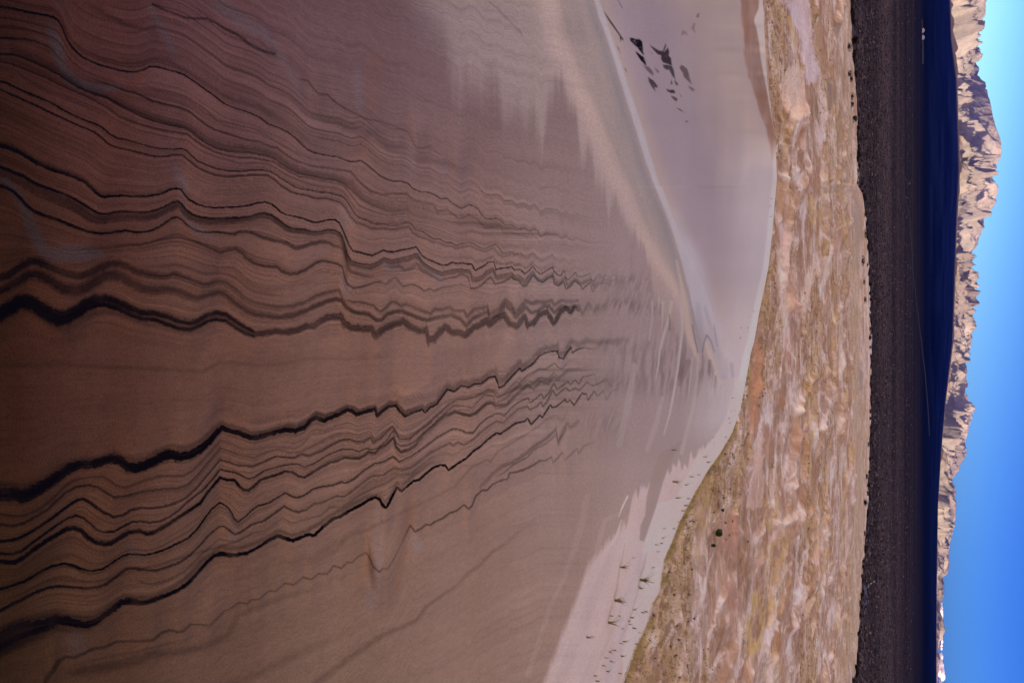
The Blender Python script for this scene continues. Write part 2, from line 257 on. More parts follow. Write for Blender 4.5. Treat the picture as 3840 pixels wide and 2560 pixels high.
# lower group
lam("A2 0,1460 100,1460 180,1480 260,1455 340,1410 420,1360 500,1305 580,1250 660,1215 760,1210 860,1185 940,1165 1010,1185 1070,1235 1140,1245 1220,1220 1320,1170 1420,1125 1520,1145 1600,1130 1680,1085 1760,1015 1820,945 1870,905 1920,925 2000,945 B2 44,970 90,990 140,985 200,970 300,940 380,920 460,930 540,900 600,840 640,820 700,845 780,810 840,790 900,755 940,765 980,795 1040,775 1130,750 1155,800 1200,765 1250,725 1310,720 1340,765 1385,810 1440,785 1530,750 1555,778 1600,730 1650,710 1700,640 1745,580 1800,600 1860,550 1920,565 1970,535 C2 10,532 80,480 125,472 150,525 158,570 200,550 260,480 335,402 350,430 400,395 440,370 500,300 560,270 630,258 655,270 660,310 700,325 730,270 768,225 775,275 820,245 880,230 920,240 1000,235",
    [(0, 26, 1), (80, 26, 1), (300, 17, 1), (480, 19, 1), (640, 20, 1), (760, 14, 1), (835, 10, 1), (950, 11, 1), (1150, 9, .98), (1400, 8, .95), (1500, 4, .95), (1700, 3.4, .95), (2100, 3, .9), (2170, 3.5, .7), (2220, 3, .3), (2260, 3, 0)], .35)
lam("A2 0,1380 100,1390 200,1420 300,1390 400,1320 500,1250 600,1195 700,1165 800,1165 900,1135 960,1115 1020,1150 1120,1190 1220,1170 1320,1110 1440,1060 1540,1080 1620,1060 1700,1010 1800,910 1860,870 1930,890 B2 30,920 90,955 200,945 300,915 400,890 480,900 560,860 640,790 720,815 800,785 900,730 950,740 1000,770 1130,725 1160,770 1250,700 1310,695 1340,735 1385,780 1440,760 1530,725 1555,745 1600,705 1650,685 1700,610 1745,555 1800,575 1860,520 1920,540 1970,510 C2 10,510 80,440 125,430 155,500 210,500 260,440 335,355 360,385 440,330 500,265 560,235 650,225 665,290 710,280 770,180 830,210 900,170 1000,190 1100,180 1250,160",
    [(0, 12, .5), (300, 12, .45), (900, 10, .45), (1100, 12, .6), (1400, 11, .6), (1700, 10, .45), (2150, 12, .4), (2300, 10, .25), (2400, 10, 0)], 1)
lam("A3 0,150 100,165 180,165 260,140 340,100 A2 440,1500 540,1400 620,1345 740,1320 860,1315 920,1340 980,1390 1050,1405 1120,1380 1220,1340 1320,1310 1440,1305 1540,1305 1620,1260 1720,1160 1850,1010 1920,1025 2010,1070 B2 60,1085 140,1083 260,1060 380,1070 460,1080 520,1050 600,960 700,950 800,910 900,905 1000,930 1060,910 1100,905 1140,960 1200,900 1280,850 1310,890 1360,930 1450,910 1550,840 1700,700 1800,660 1950,640",
    [(0, 5, .6), (300, 5, .55), (800, 5, .4), (1100, 5, .3), (1750, 4, .25), (1800, 3, 0)], .8)
lam("A3 0,235 100,250 200,225 300,170 400,110 A2 480,1510 560,1440 640,1400 740,1385 820,1400 880,1440 960,1485 1040,1480 1140,1455 1260,1430 1400,1415 1500,1410 1580,1380 1660,1300 1760,1180 1850,1075 1920,1095 2000,1130 B2 60,1145 120,1155 220,1110 320,1085 420,1110 500,1110 600,1060 700,1010 800,960 900,945 1000,965 1090,930 1130,1000 1200,940 1280,890 1320,960 1400,980 1480,940 1600,850 1700,750 1800,690 1900,660 2000,640 2090,590",
    [(0, 6, .85), (300, 5, .8), (600, 5, .6), (850, 4, .55), (1100, 5, .35), (1600, 4, .3), (1850, 3, .2), (1900, 3, 0)], .7)
lam("A3 0,375 80,370 160,350 240,310 340,250 440,180 520,120 600,60 660,25 700,20 760,55 820,100 880,140 960,175 1040,155 1100,115 1180,95 1280,100 1380,85 1480,55 A2 1560,1490 1650,1410 1750,1290 1850,1170 1920,1190 2000,1220 B2 30,1220 100,1230 200,1190 300,1145 380,1150 450,1155 520,1125 580,1140 680,1100 780,1040 860,1005 920,1000 980,1025 1040,1020 1095,985 1120,1030 1180,990 1280,890 1300,920 1340,1000 1420,1000 1500,930 1560,890 1620,830 1700,760 1760,700 1830,660 1900,665 1980,640 2080,580 C2 100,590 150,650 200,620 300,520 330,530 400,460 500,410 550,410 630,360 650,390 690,410 750,340 840,350",
    [(0, 7, 1), (250, 6, 1), (320, 7, .95), (420, 6, .85), (650, 5, .7), (850, 4, .75), (1100, 4, .7), (1500, 4, .55), (1900, 3, .4), (2100, 2.6, .5), (2160, 2, 0)], .5)
lam("A3 0,480 100,485 180,460 280,385 380,310 480,240 580,180 640,160 700,180 760,230 820,285 880,300 960,295 1040,250 1110,215 1180,210 1260,220 1340,210 1420,175 1500,120 1560,60 A2 1620,1490 1700,1430 1780,1340 1850,1253 1900,1265 1980,1280 B2 20,1310 70,1330 120,1320 200,1265 320,1230 420,1210 480,1205 540,1235 620,1205 740,1130 860,1085 940,1085 1000,1105 1060,1075 1100,1090 1160,1075 1240,1000 1285,930 1310,1030 1350,1055 1410,1050 1480,1010 1560,930 1640,860 1720,780 1800,715 1860,720 1950,735 2050,630 C2 60,630 110,640 130,700 220,655 300,570 400,500 450,530 510,480 570,500 620,440 660,480 740,410 800,410 860,400 960,380",
    [(0, 5.5, 1), (400, 5, .95), (700, 4.5, .9), (900, 4, .85), (1200, 3.5, .75), (1500, 3.5, .6), (1900, 3.5, .4), (2150, 3, .35), (2250, 3, 0)], .5)
lam("A3 0,548 60,550 130,555 200,510 280,450 380,380 480,320 560,275 620,265 680,290 740,350 800,385 880,400 940,390 1000,350 1080,300 1160,290 1240,315 1300,300 1400,240 1500,175 1600,110 1680,60 A2 1740,1450 1850,1320 1900,1340 1970,1345 B2 0,1398 30,1425 70,1430 110,1400 180,1335 260,1315 380,1270 440,1275 490,1310 540,1320 600,1285 680,1235 760,1195 820,1180 880,1155 930,1160 1000,1160 1050,1130 1080,1105 1130,1115 1180,1070 1230,1040 1285,990 1310,1060 1350,1105 1410,1090 1470,1050 1540,960 1620,890 1720,800 1810,765 1860,785 1930,800 1990,775 C2 60,695 100,688 130,715 220,710 300,630 400,545 450,580 510,515 570,535 620,470 650,500 740,430 850,420 960,410",
    [(0, 9, 1), (250, 9, 1), (350, 11, .98), (550, 8, .95), (750, 6, 1), (900, 6, 1), (1150, 5, .9), (1250, 5, .8), (1480, 5, .7), (1600, 5, .6), (1800, 7, .5), (2060, 5, .4), (2200, 3, .25), (2240, 3, 0)], .5)
lam("A3 0,778 100,750 200,715 280,670 360,620 440,585 540,563 600,575 680,610 760,627 860,610 940,560 1020,505 1080,485 1140,485 1220,492 1300,475 1400,440 1500,390 1580,350 1660,270 1720,185 1780,105 1845,52 1900,80 1940,130 1970,190 2000,215 B3 45,170 100,115 150,80 240,55 B2 320,1485 380,1450 430,1475 480,1490 540,1470 620,1415 700,1395 780,1385 850,1360 900,1362 960,1330 1040,1260 1130,1205 1200,1190 1285,1143 1340,1188 1440,1140 1540,1070 1660,980 1790,910 1850,920 1900,945 1960,945 C2 0,870 60,820 150,780 205,800 260,740 320,690 405,650 420,695 480,650 515,618 535,655 580,610 620,530 650,580 740,515 760,540 800,500 830,540 860,480 900,470 960,450 980,540 1060,490 1100,500",
    [(0, 6, 1), (250, 6, 1), (400, 4.5, 1), (700, 4.5, 1), (850, 3.5, .95), (1200, 3.5, .85), (1500, 2.8, .8), (1800, 3, .65), (2100, 2.5, .7), (2200, 2.5, .5), (2300, 2, 0)], .4)
lam("A3 0,960 100,905 200,855 300,805 400,765 480,755 560,755 640,765 740,772 820,765 900,730 980,670 1060,610 1140,605 1240,622 1320,620 1420,590 1520,550 1600,490 1680,410 1760,320 1840,255 1880,252 1920,280 1970,318 B3 0,305 100,235 200,205 280,150 370,85 430,115 490,135 560,110 620,65 700,50 B2 800,1480 880,1480 960,1420 1100,1310 1200,1300 1290,1240 1360,1255 1440,1235 1500,1190 1600,1110 1760,1030 1790,1055 1830,1025 1880,1045 1960,1000 C2 0,945 60,900 140,845 190,860 240,820 320,745 400,725 420,750 480,720 510,685 530,725 570,670 610,590 640,635 720,565 750,595 800,570 830,590 900,520 940,550 980,540 1060,500 1110,560 1200,520",
    [(0, 7, .98), (250, 6, .9), (500, 6, .75), (800, 4, .75), (1050, 4.5, .75), (1200, 4, .5), (1500, 5, .45), (1800, 4, .5), (2150, 3, .6), (2250, 2.5, .35), (2340, 2, 0)], .5)
lam("A3 100,870 300,760 500,700 700,720 900,700 1060,650 B3 0,370 100,310 200,290 360,180 440,225 560,190 680,160 760,90 B2 860,1568 1000,1470 1140,1400 1220,1370 1320,1305 1440,1290 1500,1240 1600,1165 1740,1110 1780,1130 1860,1090 1960,1050 C2 100,905 190,890 300,800 400,760 480,750",
    [(50, 6, 0), (200, 6, .3), (500, 5, .25), (900, 4, .4), (1300, 4, .35), (1700, 3, .3), (2000, 3, 0)], .8)
lam("A3 1060,720 1140,710 1280,740 1400,710 1540,640 1700,480 1840,360 1980,385 B3 80,330 200,310 B3 360,210 440,250 520,235", [(470, 5, 0), (560, 5, .35), (800, 5, .35), (1000, 4, .2), (1130, 4, 0)], .8)
lam("A3 0,1210 100,1165 200,1120 300,1095 400,1065 480,1040 560,1045 640,1070 720,1080 800,1055 880,1000 960,940 1020,890 1080,880 1160,895 1240,890 1320,860 1420,820 1500,785 1580,730 1660,640 1740,550 1800,500 1860,480 1920,490 1980,492 B3 60,475 160,425 240,370 320,330 380,350 440,370 500,350 560,325 630,325 700,255 780,190 840,170 920,120 1000,80 1080,30 1140,10 1170,25 1195,70 1225,95 1250,60 B2 1280,1478 1320,1405 1355,1435 1420,1380 1460,1345 1500,1345 1560,1290 1620,1240 1680,1215 1725,1220 1752,1258 1820,1210 1900,1160 1960,1100 C2 10,1055 60,1005 140,945 170,955 240,905 300,865 380,845 400,825 430,878 500,800 525,815 590,710 610,735 640,725 715,665 730,690 755,670 790,715 860,610 880,625 895,615 905,675 960,595 985,640 1040,590 1060,675 1110,590 1180,570 1230,520",
    [(0, 34, 1), (100, 29, 1), (220, 20, 1), (320, 15, 1), (400, 10, 1), (480, 14, 1), (580, 9, 1), (760, 7, 1), (850, 9, 1), (950, 6, 1), (1050, 8, 1), (1150, 7, 1), (1440, 6.5, 1), (1500, 5, 1), (1800, 4, 1), (2100, 3, .9), (2210, 3, .7), (2270, 3, .3), (2350, 3, 0)], .35)
lam("A3 0,1120 150,1050 300,1020 480,985 600,1010 760,1020 900,950 1040,840 1140,850 1250,855 1400,790 1550,700 1700,540 1850,430 2000,440 B3 150,385 330,290 440,330 560,290 680,220 780,150 900,90 1080,-10 1180,0 1220,50 B2 1270,1470 1320,1370 1350,1400 1450,1310 1600,1200 1720,1180 1800,1180",
    [(0, 14, .5), (200, 14, .5), (500, 10, .5), (900, 9, .5), (1400, 8, .5), (1600, 6, .4), (1700, 5, 0)], 1)
lam("A3 0,1300 100,1260 200,1220 300,1180 400,1130 500,1110 600,1130 740,1110 850,1060 1000,950", [(0, 22, .8), (100, 18, .6), (250, 8, .4), (330, 10, .4), (450, 6, 0)], 1)
lam("A3 370,1560 440,1470 500,1380 560,1345 620,1352 700,1320 780,1280 880,1265 980,1220 1080,1215 1200,1215 1290,1205 1350,1150 1420,1122 1500,1140 1540,1130 1600,1075 1680,1075 1760,1085 1820,1030 1880,965 1940,940 2000,895 B3 30,895 60,900 100,865 160,865 240,795 300,795 380,728 450,742 530,680 600,697 660,650 730,652 790,580 850,605 900,555 940,555 990,505 1060,473 1090,520 1120,590 1170,635 1200,605 1240,610 1300,510 1350,410 1400,300 1430,245 1470,295 1520,270 1560,235 1600,240 1640,210 1700,185 1760,140 1820,120 1880,70 1920,105 1950,75 B2 1980,1478 2030,1430 C2 60,1425 100,1380 160,1350 230,1330 250,1285 320,1270 400,1240 450,1215 500,1180 550,1180 600,1145 612,1195 650,1160 695,1105 708,1178 760,1130 815,1080 830,1120 870,1055 940,1030 980,1020",
    [(165, 12, .6), (250, 7, .6), (400, 5, .6), (600, 6, .55), (800, 4, .45), (1000, 3.5, .5), (1300, 3, .5), (1420, 3.5, .55), (1500, 2, .4), (1540, 4, .6), (1650, 4, .65), (1850, 3, .7), (1950, 5, .6), (2050, 3, .5), (2200, 2.5, .35), (2240, 2, 0)], .5)
lam("C2 0,1400 60,1340 100,1290 200,1220 280,1190 340,1150 400,1110 440,1070 500,1030 560,990 640,915 655,1035 700,930 735,865 760,900 830,850",
    [(1700, 6, 0), (1800, 7, .3), (1950, 8, .4), (2080, 6, .45), (2170, 8, .25), (2190, 8, 0)], .8)
lam("C2 100,1330 200,1280 280,1215 400,1150 450,1090 560,1030 640,960 655,1010 700,960 740,900", [(1850, 3, 0), (1900, 3, .5), (2050, 3, .4), (2120, 3, .3), (2130, 3, 0)], .6)
lam("B3 500,590 640,540 800,460 860,380 940,310 1050,290 B2 1700,1450 1800,1400 1950,1230 C2 0,1200 60,1170 90,1190 150,1100 240,1050 400,950 480,900 560,830 640,800 690,850 740,760", [(1100, 8, 0), (1250, 8, .15), (1650, 6, .15), (1850, 4, .3), (2000, 4, .3), (2120, 4, .15), (2140, 4, 0)], 1)
lam("A3 500,1500 900,1430 1100,1390 1300,1320 1600,1290 1750,1240 1900,1180 B3 0,985 200,900 500,810 800,760 1000,680", [(200, 20, .0), (300, 20, .45), (450, 22, .45), (700, 14, .3), (950, 12, .2), (1350, 10, 0)], 1)
lam("A3 550,1430 800,1370 1100,1310 1400,1240 1600,1190 1750,1120", [(230, 5, 0), (350, 6, .3), (650, 5, .25), (780, 5, 0)], 1)
lam("B3 500,1700 640,1568 760,1480 900,1370 1060,1260 1200,1160 1400,1080 1480,1040 1560,930 1700,830 1820,750 1920,640 2000,590 C3 100,470 200,410 300,320 400,250 650,190", [(1100, 16, .3), (1400, 10, .28), (1600, 7, .3), (1850, 7, .22), (2090, 7, 0)], 1)
lam("B3 -200,1620 0,1560 300,1420 600,1280 800,1200 1000,1060", [(800, 22, .18), (1100, 18, .2), (1350, 10, 0)], 1)

XC = np.array([(2790, -900), (2820, -300), (2860, 0), (2869, 170), (2877, 310), (2895, 436), (2908, 540), (2911, 600), (2913, 673), (2908, 731), (2896, 871), (2882, 1002), (2865, 1085), (2845, 1182), (2828, 1279), (2816, 1321), (2794, 1442), (2777, 1530), (2746, 1621), (2697, 1704), (2657, 1758), (2617, 1825), (2550, 1949), (2514, 2038), (2487, 2101), (2470, 2217), (2443, 2262), (2425, 2333), (2385, 2413), (2331, 2556), (2240, 2800), (2150, 3300)], float)
def xcrest(Y): return np.interp(Y, XC[:, 1], XC[:, 0])

# ------------------------------------------------------------------ the near dune
H0, S0 = 1.65, 0.12
AY0, AY1, dY = -560.0, 3120.0, 3.2
Yc = np.arange(AY0, AY1, dY)
X0 = -520.0
ni = 1060
s = np.linspace(0, 1, ni)[:, None]
Xg = X0 + s * (xcrest(Yc)[None, :] - X0)
Yg = np.repeat(Yc[None, :], ni, 0)

def inter(Xq, pts):               # column (Y) of a traced line at picture X
    return np.interp(Xq, pts[0], pts[1])

# bedding wiggles shared by neighbouring laminae -> ripple relief of the sand
WX = np.arange(-600, 3000, 6.0)
def smooth1(a, sig):
    k = np.arange(-int(3 * sig), int(3 * sig) + 1); g = np.exp(-k**2 / (2 * sig**2)); g /= g.sum()
    return np.convolve(np.pad(a, len(k) // 2, mode='edge'), g, mode='valid')
keyl = [l for l in L if l[2][:, 2].max() > .6 and l[0][-1] - l[0][0] > 1200]
devs = []
for l in keyl:
    yy = np.interp(WX, l[0], l[1])
    dv = yy - smooth1(yy, 26)
    fade = sstep(l[0][0] - 1, l[0][0] + 60, WX) if l[0][0] > 20 else 1.0
    dv = smooth1(dv, 1.5) * fade * (1 - sstep(l[0][-1] - 60, l[0][-1], WX))
    devs.append((yy, dv))
devs.sort(key=lambda t: t[0][150])
YY = np.array([d[0] for d in devs]); DV = np.array([d[1] for d in devs])
Wdev = np.zeros_like(Xg)
wxi = np.interp(Xg, WX, np.arange(len(WX)))
# inverse distance blend over the key laminae
acc = np.zeros_like(Xg); wsum = np.full_like(Xg, 1e-4)
for k in range(len(devs)):
    yl = np.interp(Xg, WX, YY[k]); dl = np.interp(Xg, WX, DV[k])
    wgt = np.exp(-((Yg - yl) / 110.0) ** 2) 
    acc += wgt * dl; wsum += wgt
Wdev = acc / wsum * np.clip(wsum, 0, 1)

# metres per picture pixel at each point of the plane
gx, gy, gz = ground(Xg, Yg, H0, S0)
mpp = np.sqrt(gx**2 + gy**2 + gz**2) / F
relief = Wdev * mpp * 0.55
relief += 0.005 * fbm(gx * .8, gy * .8, 2, 5) * np.clip(gy, .5, 5)
relief += 0.0022 * fbm(gx * 3.0, gy * 9.0, 2, 15) * (1 - sstep(2.5, 5, gy))

# left knife ridge: near edge of the pale strip
K = P("C0 940,-60 960,0 1000,150 1060,300 1120,480 1180,680 1250,900 1320,1120 1390,1350 1470,1568 C1 1450,170 1520,340 1590,520 1650,700 1700,880 1740,1050 1790,1250 1830,1420 C2 1900,330 1960,420 2050,500 2120,590")
K2 = P("C0 980,-60 1000,0 1060,170 1130,380 1200,580 1270,800 1340,1000 1420,1260 1510,1568 C1 1530,230 1620,470 1700,660 1800,850 1860,1000 1920,1150 1980,1350 C2 2020,200 2100,400 2150,560")
def xof(pts, Y): 
    p = pts[np.argsort(pts[:, 1])]
    return np.interp(Y, p[:, 1], p[:, 0])
xk = xof(K, Yc)[None, :]; xk2 = xof(K2, Yc)[None, :]
kf = 1 - sstep(1100, 1500, Yg)
dk = Xg - xk
relief += kf * 0.16 * np.where(dk < 0, np.exp(-(dk / 170.0) ** 2), np.exp(-(dk / 60.0) ** 2)) * np.clip(gy / 6, .6, 1.6)
relief -= kf * 0.10 * np.exp(-((Xg - xk2 - 120) / 130.0) ** 2)
# trough then far face on the left
TB1 = P("D 165,-100 165,0 165,200 190,250 185,480 240,650 310,870 360,1000 400,1230")
TB2 = P("D 300,-100 300,0 300,100 250,130 290,250 320,500 350,640 390,850 430,1080 432,1200")
xt1 = smooth1(xof(TB1, Yc), 9)[None, :] + 2.5 * vnoise(Yc / 22., Yc * 0)[None]; xt2 = smooth1(xof(TB2, Yc), 5)[None, :]
tf = 1 - sstep(500, 640, Yg)
relief -= tf * 0.22 * np.exp(-((Xg - xt1) / 70.0) ** 2)
relief = np.clip(relief, -0.6, 0.5)
tt = H0 - relief
gx, gy, gz = ground(Xg, Yg, tt, S0)

# ---- colour of the sand, with vignette darkening towards the camera painted in
def field(cols):                  # smooth control grid of sand colours, painted vignette included
    xs = sorted(set(c[0] for c in cols)); ys = sorted(set(c[1] for c in cols))
    A = np.zeros((len(xs), len(ys), 3))
    for c in cols: A[xs.index(c[0]), ys.index(c[1])] = lin(c[2])
    out = np.zeros(Xg.shape + (3,))
    xi = np.clip(np.interp(Xg, xs, np.arange(len(xs))), 0, len(xs) - 1.001)
    yi = np.clip(np.interp(Yg, ys, np.arange(len(ys))), 0, len(ys) - 1.001)
    a = xi.astype(int); b = yi.astype(int); fa = (xi - a)[..., None]; fb = (yi - b)[..., None]
    fa = fa * fa * (3 - 2 * fa); fb = fb * fb * (3 - 2 * fb)
    return (A[a, b] * (1 - fa) + A[a + 1, b] * fa) * (1 - fb) + (A[a, b + 1] * (1 - fa) + A[a + 1, b + 1] * fa) * fb
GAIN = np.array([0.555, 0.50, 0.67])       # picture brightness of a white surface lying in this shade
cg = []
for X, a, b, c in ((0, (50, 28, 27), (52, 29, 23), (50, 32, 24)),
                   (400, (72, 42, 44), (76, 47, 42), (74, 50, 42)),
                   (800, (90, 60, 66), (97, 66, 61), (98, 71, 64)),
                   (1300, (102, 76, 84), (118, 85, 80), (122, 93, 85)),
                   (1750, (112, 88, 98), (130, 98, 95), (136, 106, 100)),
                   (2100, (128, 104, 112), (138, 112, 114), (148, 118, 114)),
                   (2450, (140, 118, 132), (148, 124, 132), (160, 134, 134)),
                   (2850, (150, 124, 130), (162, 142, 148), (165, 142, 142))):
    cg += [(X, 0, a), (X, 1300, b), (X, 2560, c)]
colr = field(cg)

def mixc(mask, rgb, amt=1.0):
    global colr
    mm = (mask * amt)[..., None]
    colr = colr * (1 - mm) + lin(rgb) * mm

WARP = 0
def polymask(pts, soft=3.0):
    """signed-distance style soft polygon mask in picture coordinates"""
    pts = np.asarray(pts); x0, y0 = pts.min(0) - 3 * soft; x1, y1 = pts.max(0) + 3 * soft
    out = np.zeros(Xg.shape)
    j0, j1 = np.searchsorted(Yc, [y0, y1])
    if j1 <= j0: return out
    sub = (Xg[:, j0:j1] > x0) & (Xg[:, j0:j1] < x1)
    r = np.where(sub.any(1))[0]
    if len(r) == 0: return out
    i0, i1 = r[0], r[-1] + 1
    px = Xg[i0:i1, j0:j1]; py = Yg[i0:i1, j0:j1]
    if WARP: px, py = px + WARP * fbm(px / 16., py / 40., 3, 161), py + WARP * 3 * fbm(px / 20., py / 50., 3, 163)
    inside = np.zeros(px.shape, bool); dist = np.full(px.shape, 1e9)
    for k in range(len(pts)):
        ax, ay = pts[k]; bx, by = pts[(k + 1) % len(pts)]
        c = ((ay > py) != (by > py)) & (px < (bx - ax) * (py - ay) / ((by - ay) if by != ay else 1e-9) + ax)
        inside ^= c
        ex, ey = bx - ax, by - ay
        t = np.clip(((px - ax) * ex + (py - ay) * ey) / (ex * ex + ey * ey + 1e-9), 0, 1)
        dist = np.minimum(dist, np.hypot(px - ax - t * ex, py - ay - t * ey))
    sd = np.where(inside, dist, -dist)
    out[i0:i1, j0:j1] = sstep(-soft, soft, sd)
    return out
def strokemask(pts, hw, soft=2.0):
    pts = np.asarray(pts); hw = np.broadcast_to(hw, len(pts)).astype(float)
    out = np.zeros(Xg.shape)
    for k in range(len(pts) - 1):
        ax, ay = pts[k]; bx, by = pts[k + 1]; mh = max(hw[k], hw[k + 1]) + soft * 2
        j0, j1 = np.searchsorted(Yc, [min(ay, by) - mh, max(ay, by) + mh])
        if j1 <= j0: continue
        sub = (Xg[:, j0:j1] > min(ax, bx) - mh) & (Xg[:, j0:j1] < max(ax, bx) + mh)
        r = np.where(sub.any(1))[0]
        if len(r) == 0: continue
        i0, i1 = r[0], r[-1] + 1
        px = Xg[i0:i1, j0:j1]; py = Yg[i0:i1, j0:j1]
        ex, ey = bx - ax, by - ay
        t = np.clip(((px - ax) * ex + (py - ay) * ey) / (ex * ex + ey * ey + 1e-9), 0, 1)
        d = np.hypot(px - ax - t * ex, py - ay - t * ey)
        h = hw[k] + (hw[k + 1] - hw[k]) * t
        out[i0:i1, j0:j1] = np.maximum(out[i0:i1, j0:j1], 1 - sstep(h - soft, h + soft, d))
    return out

# pale, freshly blown sand lying over the banded sand
YE = np.array([(1560, 40), (1650, 150), (1700, 300), (1800, 330), (1850, 300), (1889, 410), (1950, 390), (1974, 480), (2000, 400), (2035, 545), (2054, 360), (2080, 330), (2105, 290), (2130, 400), (2160, 400), (2184, 610), (2200, 540), (2220, 560), (2235, 680), (2264, 670), (2272, 740), (2282, 800), (2310, 720), (2336, 814), (2380, 886), (2438, 970), (2452, 1080), (2475, 1130), (2490, 1210), (2510, 1180), (2560, 1240), (2577, 1290), (2603, 1338), (2650, 1345), (2684, 1378), (2697, 1432), (2720, 1445), (2742, 1480), (2760, 4000)], float)
YS = np.array([(-900, 9500), (1500, 3800), (1880, 2960), (1960, 2760), (2041, 2560), (2068, 2485), (2104, 2387), (2139, 2302), (2166, 2230), (2202, 2128), (2229, 2092), (2273, 2040), (2310, 2000), (2350, 1950), (2376, 1860), (2400, 1835), (2500, 1770), (2560, 1745), (2612, 1713), (2648, 1673), (2693, 1615), (2720, 1560), (2742, 1480)], float)
ye = np.interp(Xg, YE[:, 0], YE[:, 1]); ysr = np.interp(Xg, YS[:, 0], YS[:, 1])
fing = fbm(Xg / 11.0, Yg / 600.0, 3, 21); stk2 = fbm(Xg / 34.0, Yg / 260.0, 3, 23)
soft = np.interp(Xg, [1600, 1900, 2100, 2400, 2560, 2700], [340, 240, 180, 90, 40, 14])
fing = np.where(Xg < 2250, .6 * fing + .7 * fbm(Xg / 38.0, Yg / 500.0, 3, 22), fing)
fa = np.interp(Xg, [1600, 2000, 2400, 2520, 2640, 2720], [70, 60, 50, 70, 60, 20])
pl = sstep(0, 1, (ye + fing * fa - Yg) / soft + .5) * sstep(1560, 1760, Xg + .25 * (300 - np.minimum(Yg, 300)))
pl = pl * (Yg < 1520)
pr_ = sstep(0, 1, (Yg - ysr + fing * np.interp(Xg, [2200, 2400, 2700], [14, 40, 50])) / np.interp(Xg, [2050, 2200, 2400, 2700], [80, 60, 30, 14]) + .5) * (Yg > 1400)
pm = np.maximum(pl, pr_)
mixc(pl * np.interp(Xg, [1650, 2000, 2300], [.7, .85, 1.]), (158, 135, 140), .85)
mixc(pr_, (185, 157, 163), .95)
mixc(pr_ * sstep(-.1, .4, fbm((Xg + .42 * Yg) / 26.0, Yg / 900.0, 3, 173)), (173, 146, 151), .5)
# peach zone beside the ridge, ridge's near-side shading painted blue grey, lavender strip
PZ = P("C0 520,-60 570,0 640,300 720,500 800,700 900,900 1000,1150 1100,1400 1180,1568 C1 1200,250 1290,480 1400,700 1520,900 1620,1050 1690,1180 1745,1400 C2 1760,100 1800,230 1830,320")
xp = xof(PZ, Yc)[None, :]
wz = np.interp(Yc, [-300, 0, 500, 900, 1200, 1340], [60, 55, 52, 42, 20, 9])[None, :]
lf = 1 - sstep(1310, 1370, Yg)
mixc(np.exp(-((Xg - xp) / wz) ** 2) * lf * sstep(.0, .8, pl), (176, 150, 153), .8)
between = sstep(0, 1, (Xg - xp - wz * .4) / 34) * sstep(0, 1, (xk - Xg) / 5) * lf * np.clip(.75 + .9 * fbm((Xg + Yg * -.3) / 22., Yg / 200., 3, 175), .3, 1)
mixc(between, (144, 127, 134), .8)
mixc(np.exp(-((Xg - xk + 22) / 18.0) ** 2) * lf * (1 - sstep(950, 1250, Yg)), (126, 115, 128), .6)
strip = sstep(-4, 4, Xg - xk) * sstep(-6, 6, xk2 - Xg)
mixc(strip * lf * (1 - sstep(1150, 1340, Yg)), (164, 150, 166), .95)
XL = P("C1 1600,0 1660,300 1730,560 1800,700 1860,860 1920,1050 1960,1250 2010,1500 C2 2060,150 2120,330 2170,480")
xl = xof(XL, Yc)[None, :]
lav = sstep(-8, 8, Xg - xk2) * (1 - sstep(-30, 30, Xg - xl)) * sstep(700, 950, Yg) * lf
mixc(lav, (162, 148, 166), .9)
# pointed tongues of blue grey in the trough, with peach rims
TRG = (
    (P("T 600,60 650,300 672,420 690,600 715,700 750,780 768,835"), [3, 8, 10, 9, 8, 6, 3], (176, 150, 148), .8),
    (P("T 828,690 850,770 890,860 920,960 938,1012 965,1000 1010,1010 1035,1050"), [3, 7, 6, 4, 3, 2, 2, 2], (178, 153, 150), .8),
    (P("T 770,400 785,600 785,760"), [10, 14, 7], (148, 135, 150), .55),
    (P("T 860,600 930,800 970,960"), [6, 12, 14], (152, 138, 152), .55),
    (P("T 725,560 745,680 768,775"), [2, 3, 2], (110, 100, 118), .8),
    (P("T 690,250 715,420 740,560"), [2, 3, 2], (134, 124, 144), .6),
    (P("T 803,775 815,700 835,640 868,680 895,770"), [2, 2.5, 3, 2.5, 2], (108, 98, 118), .8),
    (P("T 893,560 905,650 922,730"), [2, 3, 2], (126, 116, 138), .7),
    (P("T 820,420 850,520 880,600"), [4, 5, 2], (136, 124, 142), .5),
    (P("T 1030,870 1040,960"), [7, 5], (140, 127, 144), .6),
    (P("T 985,840 1000,930"), [5, 3], (142, 129, 146), .4))
# smooth blueish bowl behind, far face with its shade painted brown, white crest edge
mixc(sstep(0, 60, Xg - xk2) * (1 - sstep(150, 420, Xg - xk2)) * (1 - sstep(900, 1300, Yg)), (138, 120, 142), .6)
far = sstep(2650, 2850, Xg + np.clip((Yg - 1100) * .25, 0, 999)) * sstep(450, 700, Yg) * (1 - sstep(1550, 1700, Yg))
mixc(far, (178, 160, 174), .75)
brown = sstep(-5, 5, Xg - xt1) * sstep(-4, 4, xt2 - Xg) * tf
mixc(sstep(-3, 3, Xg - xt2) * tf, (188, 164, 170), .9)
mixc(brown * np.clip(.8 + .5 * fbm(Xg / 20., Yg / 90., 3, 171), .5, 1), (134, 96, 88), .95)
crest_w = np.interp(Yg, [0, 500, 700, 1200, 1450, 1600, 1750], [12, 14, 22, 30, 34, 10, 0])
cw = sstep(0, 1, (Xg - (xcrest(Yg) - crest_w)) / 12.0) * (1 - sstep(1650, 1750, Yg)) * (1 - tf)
mixc(cw, (192, 172, 182), .8)
